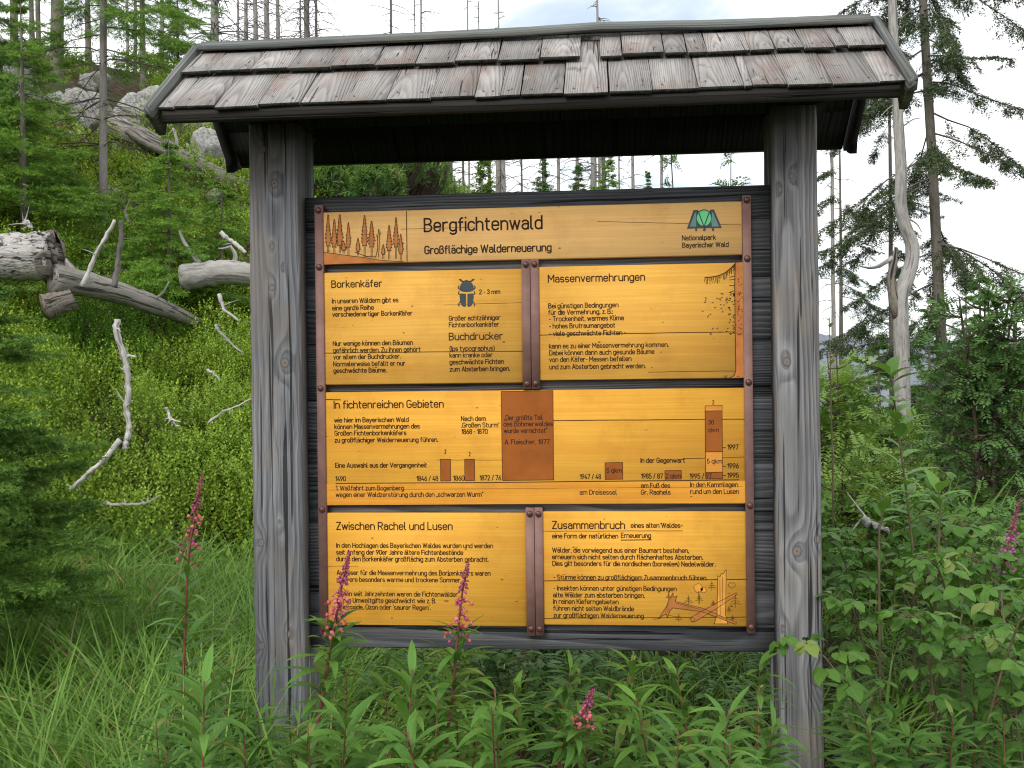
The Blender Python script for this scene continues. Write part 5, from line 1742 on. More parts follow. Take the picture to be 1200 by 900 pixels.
spruce('spruce_tree', 'dark spruce crown filling the upper left corner', 22, 17.5, 8.0, 1.6, 3.2, 'needle_fresh', 'bark_brown', .07, .36, (3, 5), 0, .4, .042, .016, .013, .10, .4, .25, .7, 0, shape=.35)
spruce('spruce_tree', 'olive spruce crown just left of the roof end', 172, 17.0, 6.0, 1.3, 1.7, 'needle_fresh', 'bark_brown', .05, .30, (3, 5), .02, .4, .04, .015, .012, .10, .4, .2, .9, 1.0, shape=.4)
spruce('spruce_tree', 'thin spruce crown between the dark trunk and the left corner', 50, 19.5, 8.0, 1.2, 3.0, 'needle_fresh', 'bark_brown', .05, .40, (3, 5), 0, .4, .042, .016, .014, .11, .4, .25, .7, 0, shape=.4)
spruce('spruce_tree', 'bushy spruce crown behind the slim grey trunk', 108, 18.5, 4.2, 1.0, 1.4, 'needle_fresh', 'bark_brown', .06, .28, (4, 6), 0, .4, .042, .016, .014, .11, .4, .25, .85, 0, shape=.5)
spruce('spruce_tree', 'small dark pine at the roof corner against the sky', 213, 20.0, 2.2, .8, .2, 'pine_needle', 'bark_brown', .04, .2, (4, 6), .2, .2, .05, .015, .012, .08, .4, 0)
for u, d, h, r, mt, lab in ((717, 26, 2.0, .8, 'needle_fresh', 'bright young spruce standing before the trunks under the roof'), (682, 27, 1.6, .55, 'needle', 'small spruce at the foot of the grey trunk under the roof'), (639, 27, 1.9, .6, 'needle', 'slim young spruce against the dark trunk under the roof'), (762, 28, 1.1, .4, 'needle', 'tiny dark spruce tip between two free trunks under the roof')):
    q = stand(u, d)
    ht = at(u, 224, d)[2] + h * .55 - q[2]
    spruce('spruce_tree', lab, None, None, ht, r, max(.1, ht - 2.6), mt, 'bark_brown', .045, .15, (4, 6), .1, .3, .05, .018, .015, .09, .42, .1, base=q, shape=.8)

# near spruce sapling that leans in from the left edge
spruce('spruce_sapling', 'near dark green spruce sapling with feathery boughs at the left edge', None, None, 1.80, .58, .42, 'needle_near', 'bark_brown', .022, .080, (5, 7), .26, .36, .0165, .0056, .0040, .030, .44, .05, base=stand(-50, 3.75), shape=.7, sub=6)

# dwarf pines on the crest under the roof
def dwarf_pine(label, u, dist, rad, hgt, group=None):
    p = gp(u, 232, 0, 6, 34)
    if p[1] - CY > 33:
        p = stand(u, dist)
    elif dist > 26:
        p = stand(u, p[1] - CY + 2.5)
    p[2] = max(p[2], at(u, 228, p[1] - CY)[2] - hgt * .6)
    f = (p[1] - CY) / 25
    rad, hgt = rad * max(f, .55), hgt * max(f, .6)
    up_ = p[2] - ground(p[0], p[1])
    p[2] -= up_
    hgt += max(up_, 0)
    root = empty('dwarf_pine', p)
    tag(root, label, 'shrub', group)
    B, Cn = Acc(), Acc()
    n = 240
    th, rr = rng.uniform(0, 6.28, n), np.sqrt(rng.random(n))
    tips = np.stack([rad * rr * np.cos(th), rad * rr * np.sin(th), hgt * (1 - rr ** 2 * .55) * rng.uniform(.55, 1.1, n)], -1)
    P_, D_ = [], []
    for q in tips:
        b0 = np.array([q[0] * .25, q[1] * .25, -.6])
        Q = curve([b0, np.array([q[0] * .85, q[1] * .85, q[2] * .45 - .15]), q], 6)
        tube(B, Q, np.linspace(.022, .010, 6), 4, rng.random(), 0, False)
        P_.append(q)
        D_.append(norm(Q[-1] - Q[-2] + np.array([0, 0, .15])))
        for s in (3, 4):
            P_.append(Q[s] + rng.normal(0, .07, 3))
            D_.append(norm(Q[s + 1] - Q[s] + rng.normal(0, .35, 3)))
    P_, D_ = np.array(P_), np.array(D_)
    k = 30
    idx = np.repeat(np.arange(len(P_)), k)
    dv = norm(D_[idx] * .75 + norm(rng.normal(0, 1, (len(idx), 3))))
    rhombs(Cn, P_[idx] - D_[idx] * rng.uniform(0, .14, (len(idx), 1)), dv, rng.normal(0, 1, (len(idx), 3)), rng.uniform(.09, .16, len(idx)), .014, np.clip(np.repeat(np.where(np.arange(len(P_)) % 3 == 0, rng.uniform(.55, .92, len(P_)), rng.uniform(0, .4, len(P_))), k) + rng.uniform(-.1, .1, len(idx)), 0, 1))
    B.build('boughs', M['twig'], root)
    Cn.build('crown', M['pine_needle'], root)


for u, d, r, h, lab in ((372, 23, 1.0, 1.5, 'dwarf pine beside the left post under the roof'), (398, 25, 1.1, 1.9, 'second dwarf pine from the left post under the roof'), (425, 24, 1.0, 1.5, 'third dwarf pine from the left post with red brown twigs'),
                        (450, 27, 1.2, 1.9, 'yellowish dwarf pine in the middle of the thicket'), (480, 26, 1.1, 1.7, 'dwarf pine left of the bare trunks under the roof'), (512, 27, 1.0, 1.2, 'low dwarf pine at the foot of the pale trunk under the roof'), (540, 29, .8, .8, 'lowest dwarf pine at the right end of the thicket'),
                        (412, 29, 1.5, 2.3, 'tall dwarf pine at the back of the thicket'), (470, 31, 1.4, 2.2, 'rearmost dwarf pine against the sky'), (385, 29, 1.4, 2.4, 'dwarf pine behind the left post side of the thicket')):
    dwarf_pine(lab, u, d, r, h)


# ------------------------------------------------------------------ broad-leaved saplings
def pinnate(acc, P, D, L, npair, lw, ll, rmin=0, rmax=.9, droop=.5, curved=False):
    """feathered leaves: stalk from P along D, npair leaflet pairs and one at the tip"""
    n = len(P)
    D = norm(D)
    up = np.array([0, 0, 1.0])
    S = norm(np.cross(D, up + rng.normal(0, .2, (n, 3))))
    r0 = rng.uniform(rmin, rmax, n)
    for k in range(npair + 1):
        t = .25 + .75 * k / npair
        q = P + D * (L * t)[:, None] - up * (droop * .5 * t * t * L)[:, None]
        d2 = norm(D - up * (droop * t))
        for sg in ((0,) if k == npair else (-1, 1)):
            dv = norm(d2 * (.45 if sg else 1) + S * sg + rng.normal(0, .12, (n, 3)) - up * .15)
            sc = 1 - .35 * abs(t - .6)
            if curved:
                blades(acc, q, dv, norm(np.cross(S, d2)) * 1.0, ll * sc * rng.uniform(.85, 1.1, n), lw * sc, .5, np.clip(r0 + rng.uniform(-.08, .08, n), 0, 1), (.0, .85, 1.0, .7, .0), .25)
            else:
                rhombs(acc, q, dv, np.cross(S, d2), ll * sc * rng.uniform(.85, 1.1, n), lw * sc, np.clip(r0 + rng.uniform(-.08, .08, n), 0, 1))


def rowan(label, base, height, radius, nleaf, mat, leafL=.16, npair=6, lw=.016, ll=.044, stems=3, tr=.018, crown0=.25, name='rowan_tree', cat='tree', curved=False, bell=.8):
    root = empty(name, base)
    tag(root, label, cat)
    B, L_ = Acc(), Acc()
    P_, D_ = [], []
    for s in range(stems):
        ph = rng.uniform(0, 6.28)
        tip = np.array([math.cos(ph) * radius * .35, math.sin(ph) * radius * .35, height * rng.uniform(.85, 1.0)])
        Q = curve([np.array([0, 0, -.2]) + rng.normal(0, .03, 3) * (1, 1, 0), tip * (.35, .35, .45), tip], 14)
        tube(B, Q, np.linspace(tr, tr * .2, 14), 6, rng.random(), 0, False)
        nb = max(5, int(nleaf / stems / 7))
        for _ in range(nb):
            f = rng.uniform(crown0, 1.0)
            i = min(int(f * 13), 12)
            o = Q[i]
            ph2 = rng.uniform(0, 6.28)
            bl = radius * (1.15 - bell * f) * rng.uniform(.5, 1.0)
            e = o + np.array([math.cos(ph2) * bl, math.sin(ph2) * bl, bl * rng.uniform(.2, .75)])
            Qb = curve([o, (o + e) / 2 + np.array([0, 0, -.03]), e], 6)
            tube(B, Qb, np.linspace(tr * .35, .002, 6), 4, rng.random(), 0, False)
            for q in np.linspace(.3, 1, 7):
                j = q * 5
                i0 = min(int(j), 4)
                pt = Qb[i0] + (Qb[i0 + 1] - Qb[i0]) * (j - i0)
                P_.append(pt)
                D_.append(norm(norm(e - o) * .5 + norm(rng.normal(0, 1, 3)) * .9 + np.array([0, 0, .25])))
    P_, D_ = np.array(P_), np.array(D_)
    pinnate(L_, P_, D_, rng.uniform(.75, 1.15, len(P_)) * leafL, npair, lw, ll, curved=curved)
    B.build('trunk', M['twig'], root)
    L_.build('crown', M[mat], root)
    return root


rowan('leafy rowan tree with fine dark green feathered leaves at the right edge', stand(1152, 7.6), 2.0, .72, 1500, 'rowan', .16, 6, .018, .046, 4, .028, .15)
rowan('second rowan behind it at the right edge with brownish fruit stalks', stand(1215, 8.0), 1.8, .7, 1200, 'rowan', .16, 6, .018, .046, 3, .025, .15)
rowan('dark rowan bush below the crooked snag', stand(1095, 9.8), 1.3, .7, 1000, 'rowan', .15, 6, .018, .045, 3, .02, .1)
rowan('pale yellow green rowan bush right beside the right post', stand(985, 6.4), 1.40, .5, 700, 'rowan_pale', .17, 6, .016, .048, 3, .016, .12)
rowan('light green rowan bush between right post and snag', stand(1025, 6.8), .95, .55, 800, 'rowan_pale', .16, 6, .015, .045, 3, .016, .1)
rowan('low pale rowan bush under the willow shoot', stand(985, 5.2), .85, .5, 500, 'rowan_pale', .15, 6, .015, .045, 3, .014, .1)
rowan('yellow green birch sapling in the gap under the middle of the roof', stand(566, 25), 3.6, .42, 300, 'rowan_pale', .2, 3, .06, .085, 2, .02, .3, 'birch_sapling')
rowan('twin stemmed rowan sapling against the sky under the roof', stand(802, 22), 7.1, .75, 60, 'rowan', .22, 5, .03, .08, 2, .03, .72)
rowan('single small rowan tip against the sky near the right post', stand(859, 18), 7.0, .6, 60, 'rowan', .18, 5, .03, .07, 2, .022, .78)

# ------------------------------------------------------------------ bilberry carpet on the slope (uncountable) and a few distinct bushes
def bush_leaves(acc, c, rad, hgt, n, leaf, rlo=0.0, rhi=.9):
    """a low bush of upright leafy shoots; leaf colour gets darker from the tip down"""
    K = 11
    ns = max(n // K, 8)
    th = rng.uniform(0, 6.28, ns)
    rr = np.sqrt(rng.random(ns))
    x, y = rad * rr * np.cos(th), rad * rr * np.sin(th)
    top = hgt * np.sqrt(np.maximum(1 - rr ** 2 * .96, .02)) * rng.uniform(.74, 1.08, ns)
    gz = H(c[0] + x, c[1] + y) - c[2]
    lean = np.stack([x / rad * .45, y / rad * .45, np.ones(ns)], -1) + rng.normal(0, .18, (ns, 3))
    lean = norm(lean)
    tip = np.stack([c[0] + x, c[1] + y, c[2] + gz + top], -1)
    k = np.tile(np.arange(K), ns)
    i = np.repeat(np.arange(ns), K)
    P = tip[i] - lean[i] * (k * leaf * .62 * rng.uniform(.7, 1.3, ns * K))[:, None]
    az = k * 2.4 + rng.uniform(0, 6.28, ns)[i] + rng.normal(0, .4, ns * K)
    D = norm(np.stack([np.cos(az), np.sin(az), np.full(ns * K, .55)], -1) + lean[i] * np.maximum(.9 - k * .25, 0)[:, None] + rng.normal(0, .2, (ns * K, 3)))
    base = rng.uniform(rlo, rhi, ns)[i]
    rn = np.clip(base * (1 - .06 * k) + rng.normal(0, .07, ns * K), 0, .97)
    rn[rng.random(ns * K) < .012] = .99
    rhombs(acc, P, D, norm(np.cross(np.cross(D, (0, 0, 1.0)), D)) + rng.normal(0, .35, (ns * K, 3)), leaf * rng.uniform(.7, 1.2, ns * K), leaf * .56, rn)


cov = Acc()
cnt = 0
while cnt < 330:
    u, v = rng.uniform(-60, 620), rng.uniform(60, 665) if rng.random() < .8 else rng.uniform(70, 230)
    if u > 330 and (v < 520 and v > 235):
        continue
    if any(abs(u - ru) < rw * .62 and -rh * .55 < v - rv < rh * .95 for ru, rv, rw, rh in ROCKP):
        continue
    p = gp(u, v, 0, 4.2, 40)
    d = p[1] - CY
    if d < 4.9 or d > 30:
        continue
    if rng.random() > min(1, (d / 7.5) ** 2 * .6 + .35):
        pass
    rad = rng.uniform(.22, .44) * (1 + .07 * max(d - 6, 0))
    n = int(1350 * (rad / .32) ** 2 * min(1, (7.5 / d) ** 1.6))
    hb = rng.uniform(.26, .66)
    if any(np.min(np.hypot(q[:, 0] - p[0], q[:, 1] - p[1])) < rad * .7 for q in LOGP):
        hb = hb * .5
    tone = rng.random()
    bush_leaves(cov, p, rad, hb, n, .0250 * max(1, d / 7.5), .05 + .40 * tone, .30 + .65 * tone)
    cnt += 1
for _ in range(170):
    ang, dd = rng.uniform(-.33, .10), rng.uniform(5.5, 32)
    x, y = CX + dd * math.sin(ang), CY + dd * math.cos(ang)
    tone = rng.random()
    bush_leaves(cov, np.array([x, y, ground(x, y)]), rng.uniform(.4, .7) * (1 + .03 * dd), rng.uniform(.25, .5), 420, .045 + .001 * dd, .05 + .40 * tone, .30 + .65 * tone)
tag(cov.build('bilberry_ground_cover', M['bilberry']), 'bright green bilberry shrubs covering the slope', None, None, 'stuff')

for u, v, rad, hgt, lab in ((126, 428, .42, .66, 'dark green bilberry bush in front of the splintered log'), (178, 408, .40, .60, 'mid green bilberry bush right of the crooked branch below the log'), (96, 424, .32, .50, 'dark bilberry bush at the foot of the torn stump'), (268, 470, .40, .55, 'pale bilberry bush against the left post')):
    p = gp(u, v)
    a = Acc()
    bush_leaves(a, p, rad, hgt, 4600, .023, .1, .95)
    root = empty('bilberry_bush', p)
    tag(root, lab, 'shrub')
    o = a.build('crown', M['bilberry_dark' if 'dark' in lab or 'mid' in lab else 'bilberry'], root)
    o.location = (-p[0], -p[1], -p[2])
    b = Acc()
    for _ in range(26):
        th, r_ = rng.uniform(0, 6.28), rad * rng.uniform(.2, .9)
        e = np.array([r_ * math.cos(th), r_ * math.sin(th), hgt * rng.uniform(.5, .85)])
        tube(b, curve([e * (.1, .1, -.1), e * (.6, .6, .4), e], 5), np.linspace(.004, .0015, 5), 4, .5, 0, False)
    b.build('stem', M['twig'], root)


# ------------------------------------------------------------------ grass (uncountable)
def tufts(acc, C, nb, Lr, wid, lean, rlo, rhi):
    for c in C:
        n = int(nb * rng.uniform(.6, 1.4))
        th = rng.uniform(0, 6.28, n)
        main = rng.uniform(0, 6.28)
        r = .07 * np.sqrt(rng.random(n))
        P = np.stack([c[0] + r * np.cos(th), c[1] + r * np.sin(th), np.full(n, c[2] - .02)], -1)
        D = norm(np.stack([np.cos(th) * lean + .18 * math.cos(main), np.sin(th) * lean + .18 * math.sin(main), np.ones(n)], -1) + rng.normal(0, .12, (n, 3)))
        Nn = norm(np.stack([np.cos(th), np.sin(th), np.full(n, -.2)], -1) * -1 + rng.normal(0, .35, (n, 3)))
        L = rng.uniform(Lr[0], Lr[1], n) * c[3]
        rn = np.clip(rng.uniform(rlo, rhi) + rng.normal(0, .16, n), 0, .88)
        dry = rng.random(n) < .035
        rn[dry] = rng.uniform(.91, 1, dry.sum())
        blades(acc, P, D, Nn, L, wid * rng.uniform(.6, 1.3, n), rng.uniform(.5, 1.9, n), rn, (.75, 1.0, .95, .75, .45, .04), .30)


gr = Acc()
C = []
while len(C) < 620:
    u = rng.uniform(-40, 380)
    d = 2.1 + 3.9 * rng.random() ** .85
    p = stand(u, d)
    if p[1] - CY < 1.7:
        continue
    C.append((p[0], p[1], p[2], rng.uniform(.75, 1.25) * (.62 if d > 5.2 else .85 if d > 4.4 else 1.05)))
tufts(gr, C, 44, (.28, .62), .0085, .42, .15, .8)
C = []
while len(C) < 330:                       # behind and beside the shelter
    u = rng.uniform(330, 1260)
    d = rng.uniform(3.2, 8.5)
    p = stand(u, d)
    C.append((p[0], p[1], p[2], rng.uniform(.7, 1.1)))
tufts(gr, C, 24, (.25, .55), .008, .5, .1, .75)
C = []
while len(C) < 520:                       # rough ground further off on the right and behind
    u = rng.uniform(640, 2000)
    d = 4.5 + 28 * rng.random() ** 1.4
    p = stand(u, d)
    C.append((p[0], p[1], p[2], rng.uniform(.8, 1.5)))
tufts(gr, C, 22, (.3, .6), .02, .5, .0, .6)
tag(gr.build('grass', M['grass']), 'long green grass arching over the ground', None, None, 'stuff')


# ------------------------------------------------------------------ fireweed
LANCE = (.10, .62, .95, 1.0, .82, .48, .04)


def fireweed_parts(P, root, leaf_from, leaf_to, leafL, nleaf, spike=0.0, sr=.0050, bloom='fire_bloom', faded=1.0):
    """stem along P (local), spiralling leaves, and above leaf_to a raceme of hanging buds"""
    P = np.asarray(P, float)
    n = len(P)
    s = np.linspace(0, 1, n)
    S = Acc()
    tube(S, P, np.linspace(sr, sr * .35, n), 6, .5, 0, True)
    S.build('stem', M['fire_stem'], root, True)
    T = norm(np.gradient(P, axis=0))
    Lf = Acc()
    k = np.arange(nleaf)
    f = leaf_from + (leaf_to - leaf_from) * (k + rng.uniform(-.3, .3, nleaf)) / nleaf
    f = np.clip(f, 0, 1)
    b = np.stack([np.interp(f, s, P[:, c]) for c in range(3)], -1)
    t = norm(np.stack([np.interp(f, s, T[:, c]) for c in range(3)], -1))
    az = k * 2.399 + rng.normal(0, .35, nleaf) + rng.uniform(0, 6)
    rel = (f - leaf_from) / max(leaf_to - leaf_from, 1e-6)
    h = np.stack([np.cos(az), np.sin(az), np.zeros(nleaf)], -1)
    el = rng.normal(.50, .22, nleaf) + .35 * rel
    D = norm(h * np.cos(el)[:, None] + t * np.sin(el)[:, None])
    Nn = norm(np.cross(np.cross(D, t), D))
    L = leafL * (1.0 - .45 * np.abs(rel - .45) * 1.6) * rng.uniform(.8, 1.15, nleaf)
    rn = np.clip(rng.normal(.45, .2, nleaf), 0, .92)
    rn[rng.random(nleaf) < .025] = .98
    blades(Lf, b, D, Nn, L, L * .168, rng.uniform(.45, 1.35, nleaf), rn, LANCE, .22, wavy=.02)
    Lf.build('leaves', M['fire_leaf'], root)
    if spike:
        F1, F2 = Acc(), Acc()
        nb_ = int(104 * spike)
        for j in range(nb_):
            rel_ = (j + .5) / nb_
            q = leaf_to - .05 + (1.0 - leaf_to + .05) * rel_
            o = np.array([np.interp(q, s, P[:, c]) for c in range(3)])
            tt = norm(np.array([np.interp(q, s, T[:, c]) for c in range(3)]))
            a_ = j * 2.399 + rng.normal(0, .3)
            h_ = np.array([math.cos(a_), math.sin(a_), 0])
            big = rel_ < .52
            if big and rng.random() < .40:
                continue
            st_ = rng.uniform(.012, .030) * (1.1 - rel_) if big else .010 * (1.05 - rel_) + .0015
            e = o + h_ * st_ + np.array([0, 0, -.007 if big else .003])
            tube(F2, [o, (o + e) / 2 + np.array([0, 0, .003]), e], [.0009, .0008, .0008], 4, rng.random() * .4, 0, False)
            r_ = rng.uniform(.0038, .0064) if big else (.0040 * (1.12 - rel_) + .0009) * rng.uniform(.8, 1.15)
            ln = r_ * (1.7 if big else 3.0)
            ax_ = norm(h_ * .7 + np.array([0, 0, rng.uniform(-.9, -.2) if rel_ < .7 else .9]))
            acc_ = F1 if big and rng.random() < .8 else F2
            tube(acc_, [e, e + ax_ * ln * .25, e + ax_ * ln * .6, e + ax_ * ln], [r_ * .35, r_, r_ * .8, r_ * .15], 7, rng.random(), 0, True)
            if big and rng.random() < .4:
                rhombs(F1, np.tile(e + ax_ * ln * .5, (3, 1)), norm(ax_ + rng.normal(0, .7, (3, 3))), rng.normal(0, 1, (3, 3)), r_ * 1.9, r_ * 1.1, rng.random(3))
        if F1.n:
            F1.build('flower', M[bloom], root, True)
        F2.build('flower_spike', M['fire_bud'], root, True)


def flowering(label, pts, dist, leafL, nleaf, lf, lt, spike, sr=.0052, bloom='fire_bloom'):
    top = [at(u, v, dist) for u, v in pts]
    low = top[-1].copy()
    dirv = top[-1] - top[-2]
    g = ground(low[0], low[1])
    base = low + np.array([dirv[0] * .25, dirv[1] * .25, 0])
    base[2] = g - .02
    P = curve([base] + top[::-1], 30)
    root = empty('fireweed', base)
    tag(root, label, 'flower', 'flowering fireweed')
    fireweed_parts(P - base, root, lf, lt, leafL, nleaf, spike, sr, bloom)


flowering('tall flowering fireweed in the grass left of the left post', [(238, 556), (229, 600), (221, 655), (217, 740), (214, 820), (213, 880)], 2.75, .135, 58, .22, .71, .9)
flowering('pink flowering fireweed in front of the left post and lower left panel', [(410, 648), (400, 690), (390, 745), (379, 810), (370, 895)], 2.30, .125, 46, .34, .66, 1.0)
flowering('flowering fireweed with the slender purple spike before the middle of the lower panel', [(549, 660), (541, 700), (535, 760), (530, 820), (522, 900)], 2.30, .12, 46, .30, .68, .95)
flowering('short flowering fireweed with a tilted purple tip right of the middle', [(695, 810), (683, 840), (668, 870), (655, 905)], 2.20, .11, 36, .30, .74, .7)
flowering('flowering fireweed with violet blooms at the right edge', [(1196, 586), (1186, 620), (1177, 660), (1170, 720), (1168, 790)], 3.1, .11, 30, .2, .62, .9, bloom='fire_violet')
flowering('half hidden flowering fireweed with a red stem right of the short tilted one', [(742, 770), (738, 800), (733, 850), (729, 900)], 2.55, .125, 44, .25, .95, 0)

# leafy shoots without flowers: a few variants, copied
protos, hts = [], []
for k in range(7):
    h = rng.uniform(.62, .86)
    tip = np.array([rng.normal(0, .06), rng.normal(0, .05), h])
    P = curve([(0, 0, -.03), (tip[0] * .2, tip[1] * .2, h * .5), tip], 22)
    root = empty('fireweed_shoot', (0, 0, 0))
    tag(root, 'leafy green fireweed shoot with a red stem and no flowers', 'plant', 'leafy fireweed shoots around the foot of the sign')
    fireweed_parts(P, root, .22, 1.0, rng.uniform(.145, .18), 64, 0, .0042)
    protos.append(root)
    hts.append(h)
spots = []
tries = 0
while len(spots) < 112 and tries < 6000:
    tries += 1
    r = rng.random()
    if r < .42:
        u, d = rng.uniform(150, 900), rng.uniform(1.95, 2.72)
    elif r < .70:
        u, d = rng.uniform(340, 900), rng.uniform(3.2, 4.4)
    elif r < .88:
        u, d = rng.uniform(150, 300), rng.uniform(2.1, 3.3)
    else:
        u, d = rng.uniform(970, 1230), rng.uniform(2.4, 4.0)
    p = stand(u, d)
    if any((p[0] - q[0]) ** 2 + (p[1] - q[1]) ** 2 < .0100 for q in spots):
        continue
    if 880 < u < 1000 and d < 2.75:
        continue
    if 635 < u < 735 and d < 2.3:
        continue
    if abs(p[1] - .08) < .17 and (abs(p[0] - LC) < .17 or abs(p[0] - RC) < .17):
        continue
    spots.append((p[0], p[1], p[2], u, d))
for i, (x, y, z, u, d) in enumerate(spots):
    o = protos[i] if i < len(protos) else copy_tree(protos[i % len(protos)])
    vtop = rng.uniform(772, 852) if d < 2.8 else rng.uniform(740, 830)
    if 620 < u < 660 and d < 2.8:
        vtop = 775
    if 270 < u < 375 and d < 2.9:
        vtop = rng.uniform(815, 880)
    if u < 300:
        vtop = rng.uniform(770, 870) if u > 185 else rng.uniform(820, 890)
    hz = at(u, vtop, d)[2] - z
    s = min(max(hz / (hts[i % len(hts)] + .03), .35), 1.25)
    o.location = (x, y, z)
    o.rotation_euler = (rng.normal(0, .06), rng.normal(0, .06), rng.uniform(0, 6.28))
    o.scale = (s ** .5, s ** .5, s)

# ------------------------------------------------------------------ raspberry thicket
OVATE = (.03, .66, 1.0, .98, .78, .45, .02)


def cane(label, h, lean, nleaf, ll, mat='rasp', group=None, name='raspberry_cane', bare=.25, five=.35, big=1.0):
    root = empty(name)
    tag(root, label, 'plant', group)
    az = rng.uniform(0, 6.28)
    tip = np.array([math.cos(az) * lean, math.sin(az) * lean, h])
    P = curve([(0, 0, -.05), tip * (.15, .15, .5), tip * (.6, .6, .9), tip * (1.1, 1.1, .98)], 22)
    s = np.linspace(0, 1, 22)
    S, Lf = Acc(), Acc()
    tube(S, P, np.linspace(.0048, .0018, 22), 6, .5, 0, True)
    T = norm(np.gradient(P, axis=0))
    B0, D0, L0, N0, R0 = [], [], [], [], []
    for k in range(nleaf):
        f = bare + (1 - bare) * (k + .6) / nleaf
        o = np.array([np.interp(f, s, P[:, c]) for c in range(3)])
        t = norm(np.array([np.interp(f, s, T[:, c]) for c in range(3)]))
        a_ = k * 2.399 + rng.normal(0, .4)
        hd = np.array([math.cos(a_), math.sin(a_), 0])
        sc = ll * rng.uniform(.7, 1.15) * (1.0 if f < .85 else .65)
        pd = norm(hd + t * rng.uniform(.35, .9))
        e = o + pd * sc * rng.uniform(.7, 1.1)
        tube(S, [o, (o + e) / 2 + np.array([0, 0, .008]), e], [.0016, .0013, .0011], 4, .7, 0, False)
        fwd = norm(hd + np.array([0, 0, rng.uniform(-.45, .15)]))
        sidev = norm(np.cross(fwd, (0, 0, 1.0)))
        nn = norm(np.cross(sidev, fwd) + rng.normal(0, .22, 3))
        r0 = np.clip(rng.normal(.42, .2), 0, .9) if rng.random() > .04 else .98
        offs = [(0, 1.15, 0)] + [(sg, .92, -.08) for sg in (-1, 1)]
        if rng.random() < five:
            offs += [(sg * 1.1, .72, -.5) for sg in (-1, 1)]
        for sg, q, bk in offs:
            dv = norm(fwd * (1 if sg == 0 else .45 + bk * .3) + sidev * sg * 1.0 + rng.normal(0, .08, 3))
            B0.append(e + fwd * (0 if sg == 0 else bk * sc * .5))
            D0.append(dv); L0.append(sc * q * rng.uniform(.9, 1.1)); N0.append(nn + rng.normal(0, .12, 3)); R0.append(np.clip(r0 + rng.normal(0, .05), 0, 1))
    L0 = np.array(L0)
    N0 = norm(np.array(N0))
    D0 = np.array(D0)
    blades(Lf, np.array(B0), D0, N0, L0, L0 * .60 * big, rng.uniform(.25, 1.5, len(L0)), np.array(R0), OVATE, .24, wavy=.04)
    S.build('stem', M['rasp_stem'], root, True)
    Lf.build('leaves', M[mat], root)
    return root


rp = [cane('raspberry cane with toothed three part green leaves', rng.uniform(.75, 1.05), rng.uniform(.1, .3), int(rng.integers(16, 23)), rng.uniform(.056, .080), group='raspberry canes on the right') for _ in range(7)]
spots = []
tries = 0
while len(spots) < 110 and tries < 8000:
    tries += 1
    u, d = rng.uniform(955, 1260), 2.45 + 3.4 * rng.random() ** 1.2
    if rng.random() < .22:
        u, d = rng.uniform(330, 900), rng.uniform(3.3, 5.5)
    p = stand(u, d)
    if any((p[0] - q[0]) ** 2 + (p[1] - q[1]) ** 2 < .014 for q in spots):
        continue
    if p[0] < RC + .22 and abs(p[1] - .08) < .22 and p[0] > LC:
        continue
    if 840 < u < 965 + max(0, 3.4 - d) * 95 and d < 3.4:
        continue
    spots.append((p[0], p[1], p[2], u, d))
for i, (x, y, z, u, d) in enumerate(spots):
    o = rp[i] if i < len(rp) else copy_tree(rp[i % len(rp)])
    vt = rng.uniform(560, 640) + max(0, (3.6 - d)) * 95 if u > 950 else rng.uniform(745, 810)
    hz = at(u, vt, d)[2] - z
    s = min(max(hz / .92, .4), 1.45)
    o.location = (x, y, z)
    o.rotation_euler = (rng.normal(0, .08), rng.normal(0, .08), rng.uniform(0, 6.28))
    o.scale = (s ** .35, s ** .35, s)

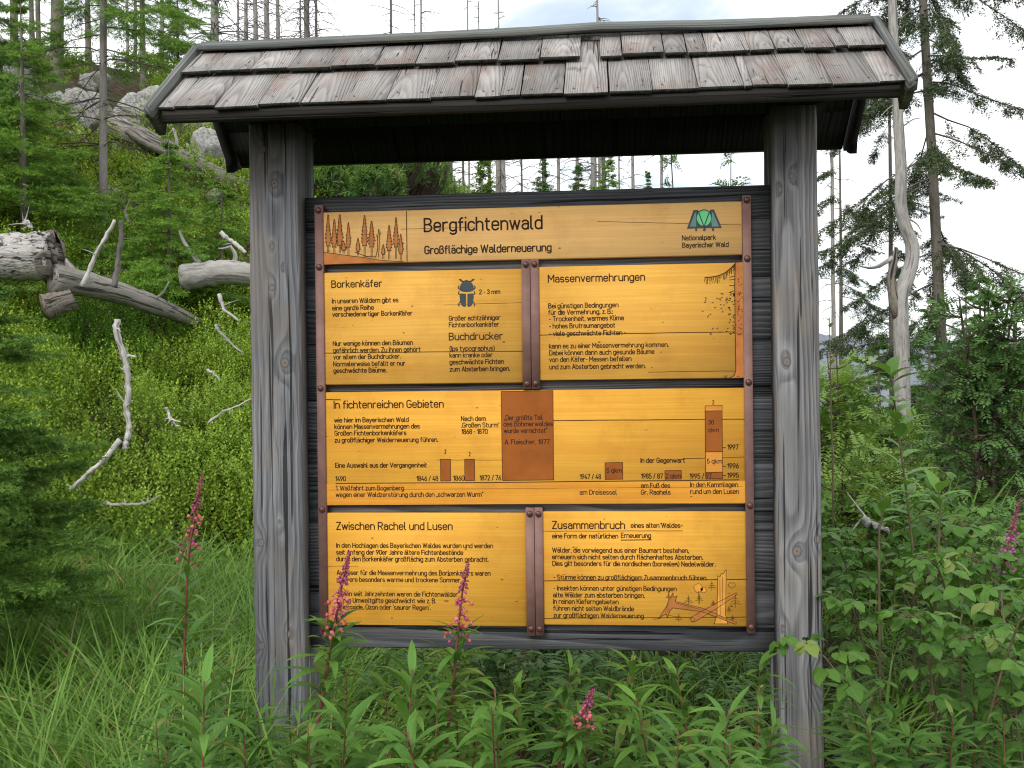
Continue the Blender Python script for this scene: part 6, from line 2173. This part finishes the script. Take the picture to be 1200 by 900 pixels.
# willow shoot standing above the thicket
def shoot(label, pts, dist, nleaf, ll, lf, mat='willow', name='willow_shoot'):
    P0 = [at(u, v, dist) for u, v in pts]
    base = P0[-1].copy()
    base[2] = ground(base[0], base[1]) - .02
    P = curve([base] + P0[::-1], 30)
    root = empty(name, base)
    tag(root, label, 'plant')
    S, Lf = Acc(), Acc()
    tube(S, P - base, np.linspace(.0055, .0018, 30), 6, .5, 0, True)
    S.build('stem', M['rasp_stem'], root, True)
    s = np.linspace(0, 1, 30)
    k = np.arange(nleaf)
    f = lf + (1 - lf) * (k + .5) / nleaf
    b = np.stack([np.interp(f, s, P[:, c]) for c in range(3)], -1) - base
    az = k * 2.6 + rng.normal(0, .4, nleaf)
    h = np.stack([np.cos(az), np.sin(az) * .6, np.zeros(nleaf)], -1)
    D = norm(h + np.array([0, 0, .75]) + rng.normal(0, .15, (nleaf, 3)))
    L = ll * rng.uniform(.75, 1.2, nleaf)
    blades(Lf, b, D, norm(np.cross(np.cross(D, (0, 0, 1.0)), D)), L, L * .42, rng.uniform(.4, 1.0, nleaf), np.clip(rng.normal(.55, .2, nleaf), 0, 1), OVATE, .22, wavy=.02)
    Lf.build('leaves', M[mat], root)


shoot('upright willow shoot with alternate oval leaves right of the right post', [(1042, 436), (1046, 455), (1052, 500), (1060, 560), (1067, 620), (1070, 660)], 3.5, 22, .115, .34)
shoot('smaller willow shoot beside the upright one', [(1100, 575), (1102, 600), (1100, 650)], 3.3, 10, .095, .5)
shoot('third willow shoot low in the raspberry leaves', [(1035, 575), (1033, 610), (1030, 650)], 3.2, 9, .08, .5)
shoot('thin brown leafy stem standing against the right post', [(972, 372), (973, 420), (974, 480), (976, 560)], 4.6, 16, .05, .3, 'rowan_pale', 'thin_sapling')

# dry flower stalks at the foot of the sign
for u, v0, v1, d, lab in ((880, 800, 905, 2.5, 'dry straw coloured seed stalk beside the right post'), (446, 872, 910, 2.2, 'dry yellow seed stalk low in front of the left panel')):
    base = stand(u, d)
    top = at(u + 10, v0, d)
    root = empty('dry_stalk', base)
    tag(root, lab, 'plant')
    a = Acc()
    P = curve([np.zeros(3), (top - base) * (.3, .3, .5), top - base], 14)
    tube(a, P, np.linspace(.003, .0012, 14), 5, .95, 0, False)
    n = 46
    f = rng.uniform(.62, 1, n)
    b = np.stack([np.interp(f, np.linspace(0, 1, 14), P[:, c]) for c in range(3)], -1)
    rhombs(a, b, norm(rng.normal(0, 1, (n, 3)) + np.array([0, 0, .6])), rng.normal(0, 1, (n, 3)), .014, .006, .95)
    a.build('stem', M['grass'], root)
for u, v, w_, h_, lab in ((1022, 612, 26, 12, 'pale log chip lying in the leaves right of the right post'),):
    p = at(u, v, 4.4)
    stick('dead_branch', [[(1010, 606), (1022, 612), (1036, 617)]], (11,), lab, dist=4.4, taper=.7, mat='log_white')
